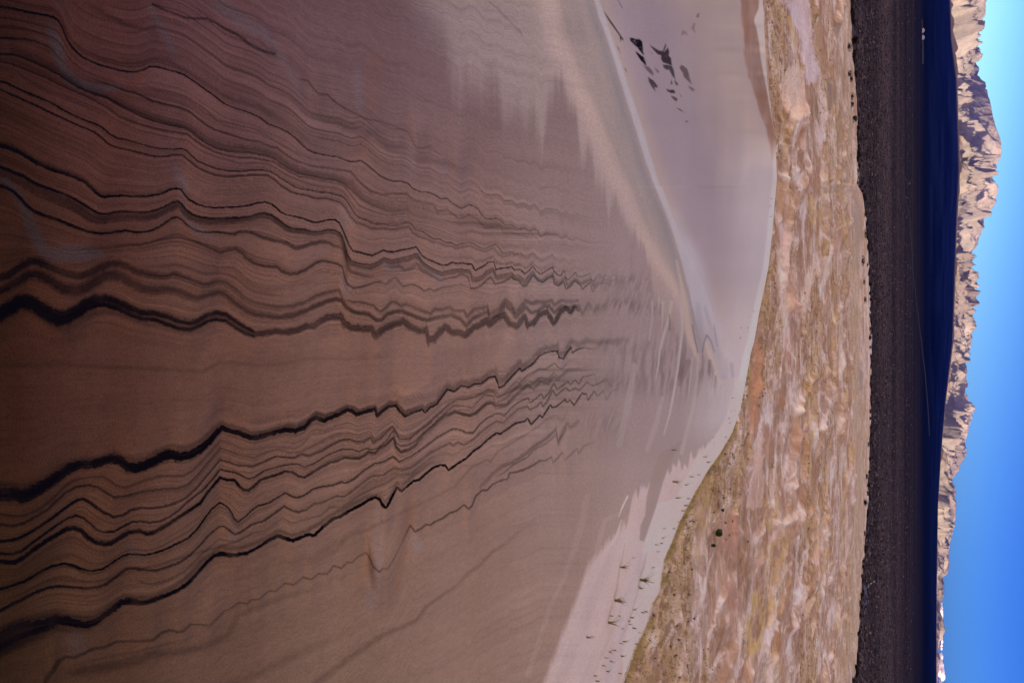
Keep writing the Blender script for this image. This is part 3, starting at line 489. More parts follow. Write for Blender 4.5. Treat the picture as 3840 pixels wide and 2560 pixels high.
# crest strip on the right, widening
SL = P("C2 2140,480 2135,560 2100,700 2060,850 2000,930 1900,1060 1820,1150 1730,1330 1640,1500 C3 1480,60 1380,400 1300,800 1200,1300")
xs_ = xof(SL, Yc)[None, :]
mixc(sstep(-4, 4, Xg - xs_) * sstep(1400, 1440, Yg), (190, 165, 172), .85)
# the dark tongue between the pale tracts, and streaks in them
T = [(2560, 1650), (2500, 1760), (2480, 1830), (2461, 1896), (2443, 1950), (2416, 2028), (2398, 2025), (2402, 1970), (2420, 1930), (2425, 1860), (2440, 1800), (2470, 1700)]
mixc(polymask(T, 4), (146, 122, 124), .9)
for pts, hw, c, a in ((P("C3 1215,400 1190,560 1170,600 1150,780 1120,880 1100,950 1075,1050"), [1, 3, 3, 4, 3, 4, 2], (156, 128, 124), .6),
                      (P("C3 1400,480 1370,600 1340,690 1320,800 1285,940 1250,1050 1160,1240"), [1, 5, 4, 3, 3, 5, 3], (158, 130, 126), .6),
                      (P("C3 1340,500 1300,700 1220,1000 1150,1300 1080,1560"), 20, (176, 156, 170), .5),
                      (P("C3 1240,0 1200,80 1165,170"), [3, 3, 1], (196, 172, 170), .9),
                      (P("C3 1190,200 1150,320 1110,400"), [2, 4, 6], (186, 164, 166), .8),
                      (P("C3 900,0 850,250 780,480 700,700 600,900 500,1200 400,1500"), [12, 12, 10, 8, 8, 10, 10], (160, 132, 130), .35),
                      (P("C3 1150,150 1050,200 980,450"), 8, (166, 140, 140), .4),
                      (P("C1 1100,350 1080,430"), [8, 2], (150, 132, 136), .7)):
    mixc(strokemask(pts, hw, 3), c, a)
# dark smudges of coarse grains low in the trough, and the laminae fading into it
sn = fbm((Xg + .12 * Yg) / 12.0, Yg / 90.0, 4, 31)
sm = np.exp(-((Xg - 2540) / 150.0) ** 2 - ((Yg - 1385) / 95.0) ** 2) * sstep(-.25, .35, sn) * (1 - pm)
mixc(sm, (112, 92, 96), .75)
sm = np.exp(-((Xg - 2400) / 160.0) ** 2 - ((Yg - 1365) / 110.0) ** 2) * sstep(-.5, .5, sn) * (1 - pm)
mixc(sm, (122, 103, 106), .7)
for yc_, hh_, x0_, x1_, a in ((1055, 18, 2180, 2440, .5), (1150, 28, 2200, 2450, .75), (1075, 60, 2230, 2450, .35), (1300, 26, 2230, 2420, .6), (1440, 34, 2230, 2400, .45), (1590, 50, 2200, 2350, .4)):
    band = np.exp(-((Yg - yc_ - 14 * fbm(Xg / 12.0, Yg * 0, 2, 35)) / hh_) ** 2) * sstep(x0_ - 60, x0_ + 40, Xg) * (1 - sstep(x1_ - 60, x1_ + 40, Xg))
    band = band * sstep(-.35, .3, fbm((Xg + Yg * .35) / 8.0, Yg / 42.0, 3, 33)) * (1 - pm)
    mixc(band, (112, 93, 97), a)
for pts, hw, c, a in TRG: mixc(strokemask(pts, hw, 3.0 if max(hw) < 4 else 7.0), c, a)
for pts, hw, c, a in ((P("T 560,380 545,500 505,620 470,760 455,880 435,990"), [6, 6, 5, 4, 3, 1], (168, 150, 156), .85),
    (P("T 640,430 645,600 625,780 605,930 575,1110 545,1260 500,1420"), [4, 4, 4.5, 4, 4, 3, 2], (172, 154, 162), .85),
    (P("T 722,820 712,960 695,1100"), [3, 3.5, 1.5], (166, 148, 156), .8),
    (P("T 765,840 765,960 745,1140"), [3.5, 3.5, 1.5], (168, 150, 158), .8),
    (P("T 905,930 890,1040 875,1100"), [3, 2, 1], (182, 164, 170), .85),
    (P("T 850,820 838,900 822,1000"), [2, 2, 1], (160, 142, 150), .7),
    (P("T 935,1020 912,1100"), [3, 1], (176, 156, 162), .8), (P("T 968,1008 950,1110"), [3, 1], (172, 152, 158), .8),
    (P("T 410,380 412,500 385,680"), [5, 4, 2], (160, 142, 148), .8), (P("T 462,350 460,440"), [4, 1], (166, 148, 154), .7),
    (P("T 492,380 490,530 478,620"), [6, 3, 1], (166, 148, 154), .75),
    (P("T 545,480 547,600"), [2, 3], (104, 84, 92), .7), (P("T 475,400 468,480"), [2, 1.5], (110, 90, 98), .6), (P("T 430,420 420,490"), [2, 1.5], (112, 92, 98), .6),
    (P("T 690,850 640,960 620,1030"), [12, 14, 6], (116, 92, 98), .5), (P("T 905,960 895,1050"), [2.5, 1.5], (104, 84, 92), .7), (P("T 860,840 855,950"), [6, 3], (112, 92, 98), .6),
    (P("T 270,880 215,1200 150,1500"), [10, 13, 10], (158, 138, 144), .5),
    (P("T 490,1130 440,1330 370,1540"), [6, 10, 8], (164, 142, 148), .55), (P("T 745,1130 695,1340 640,1560"), [4, 7, 8], (168, 146, 152), .6),
    (P("T 340,200 330,420 300,700"), [8, 6, 3], (148, 128, 134), .4), (P("T 590,700 570,900 530,1050"), [5, 5, 2], (158, 138, 146), .4),
    (P("T 230,0 220,120 210,260"), [6, 6, 2], (148, 128, 134), .35)):
    mixc(strokemask(pts, hw, 3), c, a)
# blue grey shading painted on lee sides, and rusty windward spots of the ripples
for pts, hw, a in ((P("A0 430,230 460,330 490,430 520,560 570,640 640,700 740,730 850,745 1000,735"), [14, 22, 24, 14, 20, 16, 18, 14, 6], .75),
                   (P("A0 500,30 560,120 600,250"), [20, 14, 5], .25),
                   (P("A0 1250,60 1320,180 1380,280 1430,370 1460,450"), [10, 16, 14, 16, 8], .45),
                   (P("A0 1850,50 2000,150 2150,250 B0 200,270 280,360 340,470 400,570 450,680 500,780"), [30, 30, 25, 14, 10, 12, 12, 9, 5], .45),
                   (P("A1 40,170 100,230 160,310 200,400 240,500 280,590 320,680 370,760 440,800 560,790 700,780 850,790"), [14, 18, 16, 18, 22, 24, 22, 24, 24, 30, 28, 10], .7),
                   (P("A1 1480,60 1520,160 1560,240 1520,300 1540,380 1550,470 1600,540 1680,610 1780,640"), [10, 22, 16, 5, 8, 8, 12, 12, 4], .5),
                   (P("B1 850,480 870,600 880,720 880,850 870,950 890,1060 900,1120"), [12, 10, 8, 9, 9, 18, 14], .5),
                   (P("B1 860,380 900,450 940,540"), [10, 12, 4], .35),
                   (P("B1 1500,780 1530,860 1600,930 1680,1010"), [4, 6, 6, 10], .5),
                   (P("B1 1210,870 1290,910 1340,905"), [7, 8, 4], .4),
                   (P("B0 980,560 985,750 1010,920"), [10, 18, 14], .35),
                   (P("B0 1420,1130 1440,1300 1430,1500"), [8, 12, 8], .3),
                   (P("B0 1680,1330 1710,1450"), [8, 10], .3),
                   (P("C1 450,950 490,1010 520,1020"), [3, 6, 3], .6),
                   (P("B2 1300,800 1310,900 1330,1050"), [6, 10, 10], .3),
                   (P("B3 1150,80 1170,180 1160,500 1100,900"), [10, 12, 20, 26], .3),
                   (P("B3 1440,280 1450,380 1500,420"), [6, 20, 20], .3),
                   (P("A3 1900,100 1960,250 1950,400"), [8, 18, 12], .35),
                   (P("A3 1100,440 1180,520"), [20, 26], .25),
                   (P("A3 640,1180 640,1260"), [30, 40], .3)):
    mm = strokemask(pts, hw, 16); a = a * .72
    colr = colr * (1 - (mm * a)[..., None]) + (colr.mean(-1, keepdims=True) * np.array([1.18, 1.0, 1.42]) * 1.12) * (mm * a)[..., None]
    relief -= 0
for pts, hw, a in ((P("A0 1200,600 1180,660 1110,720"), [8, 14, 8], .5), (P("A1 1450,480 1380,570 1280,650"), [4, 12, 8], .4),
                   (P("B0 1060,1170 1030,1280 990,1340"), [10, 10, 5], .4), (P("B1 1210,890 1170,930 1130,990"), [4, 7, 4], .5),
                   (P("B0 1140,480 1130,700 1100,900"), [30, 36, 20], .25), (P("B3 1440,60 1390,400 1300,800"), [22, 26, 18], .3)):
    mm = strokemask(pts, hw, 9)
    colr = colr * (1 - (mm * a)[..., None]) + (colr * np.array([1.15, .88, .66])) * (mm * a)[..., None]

# fine lamination following the traced beds
order = sorted(L, key=lambda l: np.interp(900, l[0], l[1]))
ref = [l for l in order if l[0][0] < 200 and l[0][-1] > 1200]
S = np.zeros_like(Xg)
yl_prev = None
ys = [np.full(ni, -900.0)[:, None] + 0 * Xg[:, :1]]
for i in range(0, ni):
    xr = Xg[i, ::40].mean() if False else None
Yref = [lambda X, l=l: np.interp(X, l[0], l[1]) for l in ref]
yst = np.stack([f(Xg) for f in Yref], 0)
yst = np.maximum.accumulate(yst + np.arange(len(ref))[:, None, None] * .8, 0)
lo = np.full((1,) + Xg.shape, -1400.0); hi = np.full((1,) + Xg.shape, 4200.0)
top_off = yst[0] - smooth1(np.interp(WX, ref[0][0], ref[0][1]), 20).mean()
lo[0] = yst[0] - 1300; hi[0] = yst[-1] + 1600
yst = np.concatenate([lo, yst, hi], 0)
base = np.interp(np.full(1, 600.0), [0, 1], [0, 1])
wid = np.diff(np.concatenate([[yst[0, 300, 0] * 0 - 1100.0], [np.interp(600, l[0], l[1]) for l in ref], [3600.0]]))
cum = np.concatenate([[0], np.cumsum(wid)])
for k in range(len(yst) - 1):
    a0, b0 = yst[k], yst[k + 1]
    inb = (Yg >= a0) & (Yg < b0)
    S = np.where(inb, cum[k] + (Yg - a0) / (b0 - a0 + 1e-6) * (cum[k + 1] - cum[k]), S)
lamn = fbm(S / 5.0, Xg / 420.0, 3, 41) * .8 - .9 * sstep(.25, .6, fbm(S / 4.0 + 7, Xg / 600., 2, 45)) - .8 * sstep(.3, .6, vnoise(S / 5.5 + 3, Xg / 900., 46)) * sstep(-.3, .4, fbm(S / 60., Xg / 500., 2, 44)) + fbm(S / 26.0, Xg / 700.0, 2, 43) * .5
yM3 = np.interp(Xg, L[28][0], L[28][1]) if False else np.interp(Xg, [0, 250, 900, 1500, 2200], [1130, 1170, 1240, 1225, 1190])
yN1 = np.interp(Xg, [0, 400, 800, 1200, 1700, 2100, 2300], [1840, 1740, 1620, 1540, 1450, 1320, 1290])
yF = np.interp(Xg, [0, 400, 800, 1200, 1700, 2100, 2300], [2420, 2270, 2080, 1960, 1730, 1560, 1480])
calm = sstep(0, 40, Yg - yM3) * sstep(0, 30, yN1 - Yg) + sstep(0, 60, Yg - yF)
lam_amp = (1 - .75 * np.clip(calm, 0, 1)) * (1 - sstep(1900, 2350, Xg)) * (1 - .6 * sstep(200, 800, Xg - 1000 + (600 - Yg) * .9) * (Yg < 700))
colr *= np.clip(1 + 0.32 * (lamn * lam_amp), .4, 1.5)[..., None]
colr *= (1 + 0.06 * fbm(Xg / 300., Yg / 120., 3, 47) + 0.035 * fbm(Xg / 40., Yg / 500., 3, 48))[..., None]

# the dark laminae themselves
clear = np.ones_like(Xg)
GRN = .7 * fbm(Xg / 12.0, Yg / 3.5, 3, 59)
for k, (lx, ly, pr, fz) in enumerate(L):
    c = np.interp(Xg, lx, ly)
    sl_ = np.gradient(np.interp(np.arange(lx[0] - 4, lx[-1] + 4, 2.0), lx, ly), 2.0)
    sl_ = np.interp(Xg, np.arange(lx[0] - 4, lx[-1] + 4, 2.0)[:len(sl_)], sl_)
    hw = np.interp(Xg, pr[:, 0], pr[:, 1]); it = np.interp(Xg, pr[:, 0], pr[:, 2])
    it = np.where((Xg < lx[0] - 2) & (lx[0] > 20) | (Xg > lx[-1] + 2), 0, it)
    jit = vnoise(Xg / 9.0, Yg * 0 + k, 51) * hw * .12
    it = it * (1 - .22 * np.clip(vnoise(Xg / 45.0, Xg * 0 + k * 3.3, 57), 0, 1))
    jit = jit + hw * .5 * GRN + 1.2 * GRN
    d = np.abs(Yg - c - jit) / np.sqrt(1 + np.clip(sl_, -2.5, 2.5) ** 2)
    e = d / np.maximum(hw, 2.0)
    prof = 1 - sstep(1 - fz * .85, 1 + fz * .7, e)
    inner = 1 + .25 * fbm(S / 3.5, Xg / 300.0, 2, 53) * (hw > 9) * (fz > .3)
    clear *= 1 - np.clip(it * prof * inner, 0, 1)
dark = 1 - clear
mm = dark[..., None]
colr = colr * (1 - mm) + (lin((20, 16, 26)) * .45) * mm

# exposed black crusts on the left slope
for s_, c, a, sf in (("C0 1258,322 1275,318 1310,330 1340,330 1362,350 1368,390 1372,440 1378,470 1350,440 1320,400 1290,375 1262,345", (22, 16, 30), 1, 2),
             ("C0 1305,435 1320,438 1345,460 1375,480 1388,510 1400,560 1385,545 1350,510 1330,480", (26, 18, 30), 1, 2),
             ("C0 1415,560 1435,580 1455,610 1455,640 1430,620 1400,590 1365,545 1390,560", (78, 58, 68), .8, 4),
             ("C0 1410,645 1430,660 1460,680 1490,720 1492,738 1465,735 1475,770 1445,735 1420,690", (50, 36, 48), .9, 3),
             ("C0 1040,95 1060,120 1080,150 1110,190 1140,235 1170,280 1205,330 1203,345 1185,330 1182,355 1170,300 1130,245 1090,190 1060,140", (40, 30, 40), .9, 2.2),
             ("C0 1160,-5 1200,72 1192,74 1155,0", (90, 68, 78), .8, 2),
             ("C0 1425,380 1460,400 1500,425 1535,430 1560,365 1565,385 1545,440 1580,400 1590,440 1585,470 1605,490 1613,555 1580,540 1535,525 1520,495 1520,465 1495,460 1465,430 1440,400", (48, 34, 46), .95, 2.5),
             ("C0 1535,545 1570,545 1610,555 1625,580 1632,615 1640,670 1615,640 1590,590 1560,585 1540,565", (52, 40, 50), .9, 3),
             ("C0 1675,570 1690,548 1710,555 1740,580 1755,620 1765,670 1780,710 1750,685 1715,650 1700,610", (82, 62, 70), .85, 3.5),
             ("C0 1565,748 1590,755 1630,755 1642,785 1600,783 1575,770", (38, 28, 42), .9, 2),
             ("C0 1600,806 1630,812 1660,830 1650,855 1625,835", (70, 44, 40), .9, 2),
             ("C0 1648,908 1680,915 1712,945 1690,935", (60, 44, 50), .9, 2),
             ("C0 1725,1020 1745,1015 1742,1028 1725,1028", (50, 40, 50), .9, 1.5),
             ("C0 1815,150 1825,118 1842,112 1838,148", (92, 70, 80), .8, 2.5),
             ("C0 1775,240 1795,195 1810,200 1800,240 1812,280 1795,265", (112, 90, 98), .7, 4),
             ("C0 1690,290 1700,255 1725,262 1748,300 1715,285 1700,300", (112, 90, 98), .7, 4),
             ("C0 1150,390 1165,400 1185,455 1165,425", (100, 78, 90), .8, 3),
             ("C0 1210,565 1225,580 1238,610 1222,598", (90, 70, 80), .8, 2),
             ("C0 1630,675 1655,690 1668,720 1645,715", (70, 52, 62), .9, 2),
             ("C0 1608,670 1618,705 1600,712", (60, 44, 54), .9, 2),
             ("C0 1750,720 1780,735 1802,752 1790,770 1760,745", (96, 74, 82), .8, 3),
             ("C0 1675,785 1697,812 1690,818", (86, 66, 76), .8, 2),
             ("C0 1465,565 1485,580 1508,600 1495,620 1475,595", (92, 72, 82), .7, 3),
             ("C0 1435,440 1446,445 1444,462", (90, 70, 80), .7, 2)):
    msk = polymask(P(s_), sf)
    msk = msk * np.clip(1.5 + 1.3 * fbm((Xg * .9 - Yg * .45) / 4.0, (Yg + Xg * .3) / 12.0, 3, 61), .25, 1)
    mixc(msk, c, a)
# thin faint scratches upper left
for s_, a in (("C0 80,20 150,75 230,160 290,220 340,270 355,305", .4), ("C0 330,270 400,380 480,450 550,530", .12), ("B0 380,20 450,80 560,160 700,230 860,340", .2),
              ("B0 900,380 930,410", .4), ("B0 1170,20 1260,100", .25), ("B0 1340,100 1420,190", .25), ("B0 1050,560 1200,620 1350,700 1500,800 1600,870", .2)):
    mixc(strokemask(P(s_), 2.0, 2.2), (70, 50, 60), a)

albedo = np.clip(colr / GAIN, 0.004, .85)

# extend: rows over the crest down the lee side, and rows back under and behind the camera
dx, dy, dz = ray(Xg[-1], Yg[-1]); hl = np.hypot(dx, dy); ux, uy = dx / hl, dy / hl
ext = np.array([.015, .04, .08, .15, .25, .4, .6, .9, 1.3, 1.8, 2.5, 3.5, 5, 7, 10, 14, 19, 25, 32, 40])
kk = .35
rx = [gx]; ry = [gy]; rz = [gz]; rc = [albedo]
leec = np.minimum(np.array(lin((172, 148, 142))) / GAIN, .8)
for d in ext:
    drop = S0 * d + (.66 - S0) * (d - kk * (1 - math.exp(-d / kk)))
    rx.append((gx[-1] + ux * d)[None]); ry.append((gy[-1] + uy * d)[None]); rz.append((gz[-1] - drop)[None])
    rc.append(np.repeat(leec[None, None], len(Yc), 1))
bx, by, bz, bc = [], [], [], []
for d in (60, 40, 25, 16, 10, 6, 3.5, 2, 1.2, .7, .35, .12):
    bx.append((gx[0] * (1 + d * 1.2))[None]); by.append((gy[0] - d)[None]); bz.append((gz[0] + S0 * d + .22 * max(d - .6, 0))[None]); bc.append(albedo[:1])
AX = np.concatenate(bx + rx); AYy = np.concatenate(by + ry); AZ = np.concatenate(bz + rz); AC = np.concatenate(bc + rc)
for side in (0, 1):               # carry the slope on sideways beyond the picture
    for d in (.15, .5, 1.2, 2.5, 5, 10, 20, 40):
        e_ = 0 if side == 0 else -1
        d0 = d - {.15: 0, .5: .15, 1.2: .5, 2.5: 1.2, 5: 2.5, 10: 5, 20: 10, 40: 20}[d]
        cx_ = AX[:, e_:e_ + 1 if e_ == 0 else None] + (d0 if side else -d0); cyy_ = AYy[:, e_:e_ + 1 if e_ == 0 else None]; cz_ = AZ[:, e_:e_ + 1 if e_ == 0 else None]; cc_ = AC[:, e_:e_ + 1 if e_ == 0 else None]
        if side: AX = np.concatenate([AX, cx_], 1); AYy = np.concatenate([AYy, cyy_], 1); AZ = np.concatenate([AZ, cz_], 1); AC = np.concatenate([AC, cc_], 1)
        else: AX = np.concatenate([cx_, AX], 1); AYy = np.concatenate([cyy_, AYy], 1); AZ = np.concatenate([cz_, AZ], 1); AC = np.concatenate([cc_, AC], 1)
# AYy = np.concatenate(by + ry); AZ = np.concatenate(bz + rz); AC = np.concatenate(bc + rc)
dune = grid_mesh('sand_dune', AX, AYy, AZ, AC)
tag(dune, 'near dune slope of mauve brown sand crossed by dark mineral bands', 'dune', kind='structure')

def sand_nodes(n, b):
    at = N(n, 'ShaderNodeAttribute', attribute_name='col')
    tc = N(n, 'ShaderNodeTexCoord')
    g1 = N(n, 'ShaderNodeTexNoise'); g1.inputs['Scale'].default_value = 260; g1.inputs['Detail'].default_value = 3
    g2 = N(n, 'ShaderNodeTexNoise'); g2.inputs['Scale'].default_value = 26; g2.inputs['Detail'].default_value = 4
    mp = N(n, 'ShaderNodeMapping'); mp.inputs['Scale'].default_value = (3.0, 1.0, 1.0)
    n.links.new(tc.outputs['Object'], g1.inputs['Vector'])
    n.links.new(tc.outputs['Object'], mp.inputs['Vector']); n.links.new(mp.outputs[0], g2.inputs['Vector'])
    ad = N(n, 'ShaderNodeMath', operation='MULTIPLY_ADD'); n.links.new(g2.outputs[0], ad.inputs[0]); ad.inputs[1].default_value = .35; n.links.new(g1.outputs[0], ad.inputs[2])
    mr = N(n, 'ShaderNodeMapRange'); mr.inputs['From Min'].default_value = .375; mr.inputs['From Max'].default_value = .975
    mr.inputs['To Min'].default_value = .68; mr.inputs['To Max'].default_value = 1.32
    n.links.new(ad.outputs[0], mr.inputs['Value'])
    mx = N(n, 'ShaderNodeVectorMath', operation='SCALE')
    n.links.new(at.outputs['Color'], mx.inputs[0]); n.links.new(mr.outputs[0], mx.inputs['Scale'])
    n.links.new(mx.outputs[0], b.inputs['Base Color'])
    bp = N(n, 'ShaderNodeBump'); bp.inputs['Strength'].default_value = .25; bp.inputs['Distance'].default_value = .003
    n.links.new(g1.outputs[0], bp.inputs['Height']); n.links.new(bp.outputs[0], b.inputs['Normal'])
M_sand = material('banded_sand', .95, sand_nodes)
dune.data.materials.append(M_sand)

def on_dune(X, Y):                # point of the near dune seen at picture X, Y
    j = int(round((Y - AY0) / dY)); f = (X - X0) / (xcrest(Y) - X0); i = int(round(min(f, 1) * (ni - 1)))
    return Vector((gx[i, j], gy[i, j], gz[i, j]))

# ------------------------------------------------------------------ hummocky dune field below
HF = 20.0
XE = P("D 1000,-100 1000,0 1018,160 1022,300 1040,560 1055,800 1065,1000 1062,1200 1068,1440 E 1080,100 1105,260 1125,420 1140,600 1150,760 1155,960 1162,1100 1168,1260 1175,1440 G 1165,360 1168,560 1162,800 1152,1100 1145,1440 H 1130,200 1118,400 1100,640 1085,880 1070,1100 1055,1300 1030,1440")
XE = np.concatenate([[(3180, -900)], XE, [(3165, 3400)]]); XE = XE[np.argsort(XE[:, 1])]
def xedge(Y): return np.interp(Y, XE[:, 1], XE[:, 0]) + 3 * vnoise(np.asarray(Y) / 25.0, 0.3, 71)
fY = np.arange(-760, 3320, 4.0)
fx0 = 2160.0
nf = 760
fs = np.linspace(0, 1, nf)[:, None]
Xg = fx0 + fs * (xedge(fY)[None] - fx0); Yg = np.repeat(fY[None], nf, 0); Yc = fY
qx, qy, qz = ground(Xg, Yg, HF)
WARP = 9
warp = fbm(qx / 30, qy / 30, 3, 81) * 8
dn = fbm((qx + warp) / 20 + qy / 60, (qy + warp * .6) / 14, 4, 83)
dn2 = ridged(qx / 17 + qy / 50, (qy + warp) / 12, 3, 85)
hum = fbm(qx / 2.2, qy / 2.2, 3, 87)
amp = np.interp(qy, [30, 60, 120, 200, 300], [1.1, 1.6, 2.0, 1.3, .05])
hgt = amp * (dn * .9 + dn2 * 1.1 - .5)
gmask = sstep(.02, .3, fbm((qx + warp) / 16 + 3, qy / 12, 5, 91) + .1 * (dn < 0))   # vegetated tracts
hgt = hgt + gmask * np.clip(hum, 0, 1) * .35 * (1 - sstep(250, 320, qy))
colr = np.zeros(Xg.shape + (3,)); colr[:] = lin((172, 147, 140))
tone = fbm((qx + warp) / 14, (qy + warp) / 10, 5, 93) + .25 * dn
mixc(sstep(0, .25, tone), (178, 154, 152), .8)
mixc(sstep(.05, .3, -tone), (154, 122, 108), .65)
t3 = fbm((qx + warp) / 6 + 9, qy / 4, 5, 95)
mixc(sstep(.1, .35, t3), (188, 166, 168), .7)
mixc(sstep(.15, .4, -t3), (146, 112, 98), .7)
t4 = ridged((qx + warp * .5) / 9, (qy + warp) / 7, 4, 96)
mixc(sstep(.5, .75, t4), (194, 174, 178), .6)
t5 = ridged((qx + warp) / 5.5, (qy + warp) / 6, 3, 108); t6 = ridged((qx - warp) / 3.2, (qy + warp) / 3.4, 3, 109)  # hummock relief shading painted in: browner hollows, paler crests
mixc((1 - sstep(.02, .16, t5)) * (1 - sstep(200, 290, qy)), (134, 102, 88), .65)
mixc(sstep(.4, .7, t5), (190, 170, 170), .75)
mixc((1 - sstep(.02, .12, t6)) * (1 - sstep(130, 260, qy)), (124, 94, 78), .5)
hgt = hgt + amp * .28 * (t5 - .3) + amp * .1 * t6
mixc(gmask * sstep(-.2, .25, fbm(qx / 2.2, qy / 1.8, 4, 97)), (160, 132, 108), .65)
mixc(sstep(.12, .35, fbm(qx / 30 + 5, qy / 18, 5, 99)) * sstep(-.2, .25, fbm(qx / 1.5, qy / 1.5, 3, 98)), (166, 136, 96), .5)
farz = sstep(150, 230, qy); smoothm = np.zeros(Xg.shape)
mixc(farz * sstep(-.3, .3, fbm(qx / 50, qy / 22, 4, 101)), (156, 134, 120), .6)
mixc(sstep(230, 300, qy) * sstep(.1, .5, fbm(qx / 30, qy / 40, 4, 103)), (138, 120, 114), .6)
for s_, c, a, sf in (
    ("D 470,660 500,600 560,510 620,500 650,560 645,800 640,950 600,1060 570,1100 540,980 490,830 475,760", (186, 158, 152), .95, 6),
    ("D 470,0 560,-10 610,-20 690,-10 700,120 720,300 740,480 790,580 770,640 700,680 660,560 620,330 580,170 520,70", (184, 162, 172), .9, 8),
    ("D 650,640 690,660 695,790 670,860 645,860", (148, 112, 98), .85, 5),
    ("D 725,270 760,150 790,180 790,320 800,500 780,540 740,440 725,380", (156, 124, 104), .8, 5),
    ("D 835,650 880,640 905,700 900,800 870,830 840,800 832,700", (122, 104, 104), .75, 9),
    ("D 345,80 380,90 400,170 380,190 350,120", (142, 104, 88), .8, 5),
    ("D 800,60 870,100 880,160 830,150", (160, 128, 118), .7, 5),
    ("D 790,600 800,700 830,900 800,1100 780,1200 760,1100 770,900", (192, 170, 176), .8, 6),
    ("D 400,-60 430,0 480,80 550,180 600,300 620,400 590,350 540,230 480,140 430,80", (166, 138, 92), .75, 6),
    ("D 470,640 460,750 470,860 500,980 530,1080 515,1080 480,960 455,860", (170, 140, 102), .7, 5),
    ("D 340,300 365,300 380,560 400,900 440,1080 430,1200 400,1080 370,700", (176, 148, 140), .6, 5),
    ("E 440,160 500,160 530,260 520,400 470,400 435,300", (160, 126, 102), .8, 6),
    ("E 640,60 690,90 690,250 660,350 640,240", (152, 120, 104), .7, 6),
    ("E 700,300 720,300 760,520 740,560 700,440", (170, 138, 90), .75, 6),
    ("E 430,400 470,430 520,600 540,720 500,760 460,560", (180, 156, 160), .8, 6),
    ("E 570,740 610,860 610,1000 590,1200 540,1240 510,1080 530,900", (162, 124, 112), .85, 6),
    ("E 500,900 530,900 540,1100 530,1300 500,1300 470,1160", (188, 158, 148), .85, 6),
    ("E 740,760 780,680 770,800 720,980 680,1100 650,1240 620,1160 680,900", (192, 164, 158), .85, 6),
    ("E 370,950 390,960 410,1060 400,1160 360,1240 330,1180 345,1060", (162, 130, 90), .75, 6),
    ("E 870,620 910,560 920,640 900,820 880,700 860,760 810,900 800,800", (160, 126, 116), .75, 4),
    ("E 800,780 840,700 870,640 850,800 830,900 800,1000", (198, 170, 164), .85, 4),
    ("E 1020,420 1060,260 1090,360 1100,560 1060,860 1040,700 1030,560", (140, 122, 120), .75, 8),
    ("G 270,260 290,150 310,250 320,460 335,560 320,720 280,920 240,820 230,640 240,440", (156, 114, 96), .9, 5),
    ("G 450,560 480,500 510,560 530,640 500,700 460,640", (144, 106, 84), .85, 6),
    ("G 500,180 540,100 580,60 590,200 570,360 540,400 510,300", (160, 118, 106), .75, 7),
    ("G 310,860 350,900 345,1000 350,1200 330,1440 200,1460 220,1300 260,1100", (182, 152, 146), .9, 5),
    ("G 340,800 400,820 420,960 400,1060 350,1060", (152, 112, 96), .7, 7),
    ("G 630,860 665,790 640,960 600,1140 560,1280 560,1160 600,980", (190, 162, 168), .85, 5),
    ("G 800,720 850,620 850,560 820,500 860,520 855,640 820,760 780,860 770,820", (194, 168, 172), .85, 4),
    ("G 1080,360 1110,380 1100,520 1075,520", (128, 112, 112), .7, 6),
    ("G 660,1000 720,1100 720,1280 680,1180", (164, 136, 98), .6, 8),
    ("H 90,100 130,160 140,300 120,460 95,500 60,400 40,340 60,180", (148, 110, 98), .9, 5),
    ("H 20,660 60,650 110,720 140,820 100,1000 60,1100 30,900 20,780", (150, 112, 102), .85, 5),
    ("H 250,720 300,740 380,740 390,900 350,1080 300,1220 200,1200 190,1000 210,860", (168, 140, 98), .75, 10),
    ("H 480,460 495,500 470,620 440,760 430,700 460,560", (184, 156, 144), .8, 4),
    ("H 540,460 550,600 540,740 500,860 470,900 430,880 460,760 500,700 520,560", (164, 124, 96), .8, 6),
    ("H 600,700 640,660 640,780 620,900 600,860", (190, 164, 164), .8, 5),
    ("H 660,800 720,680 740,760 720,880 660,960 640,900", (186, 156, 142), .8, 5),
    ("H 700,400 740,380 750,460 720,540 700,480", (158, 118, 100), .7, 5),
    ("H 440,1000 480,1080 490,1180 440,1240 410,1160 420,1060", (148, 106, 86), .8, 6),
    ("H 380,960 470,960 440,1000 400,1080 330,1200 290,1260 330,1100", (188, 164, 170), .8, 5),
    ("H 930,780 1000,760 960,850 930,840", (138, 120, 106), .7, 7),
    ("H 900,970 990,900 1000,940 950,1000 920,1100 900,1060", (188, 160, 148), .75, 5),
    ("H 500,1230 520,1100 545,960 560,860 570,880 555,980 540,1150 525,1240", (198, 176, 182), .9, 3),
    ("H 560,860 590,740 620,560 650,420 690,340 670,420 640,560 600,760 575,860", (196, 174, 182), .85, 3),
    ("H 740,480 770,300 790,200 800,260 780,400 760,540 745,560", (196, 172, 172), .8, 3)):
    yel = c[2] < 110 and c[0] > 158; plain_ = c[0] > 178
    mk = polymask(P(s_), sf)
    if yel: mk = mk * sstep(-.35, .2, fbm(qx / 1.4, qy / 1.6, 4, 104))
    else: mk = mk * np.clip(.85 + .5 * fbm(qx / 6, qy / 6, 3, 102), .5, 1)
    mixc(mk, c, a)
    smoothm = np.maximum(smoothm, mk * .9)
spk = sstep(.16, .38, fbm(qx / .9, qy / 1.3, 3, 107)) * np.clip(.35 + gmask * .6, 0, 1) * (1 - sstep(120, 300, qy)) * (1 - smoothm * (1 - .0))
mixc(spk, (112, 80, 62), .7)
colr *= (1 + .22 * fbm(qx / 1.3, qy / 1.1, 3, 105) * (1 - .7 * smoothm))[..., None]
colr *= (1 + .10 * fbm(qx / 5, qy / 5, 3, 106))[..., None]
alb2 = np.clip(colr * np.array([1.02, .955, 1.06]) / GAIN, .01, .85)
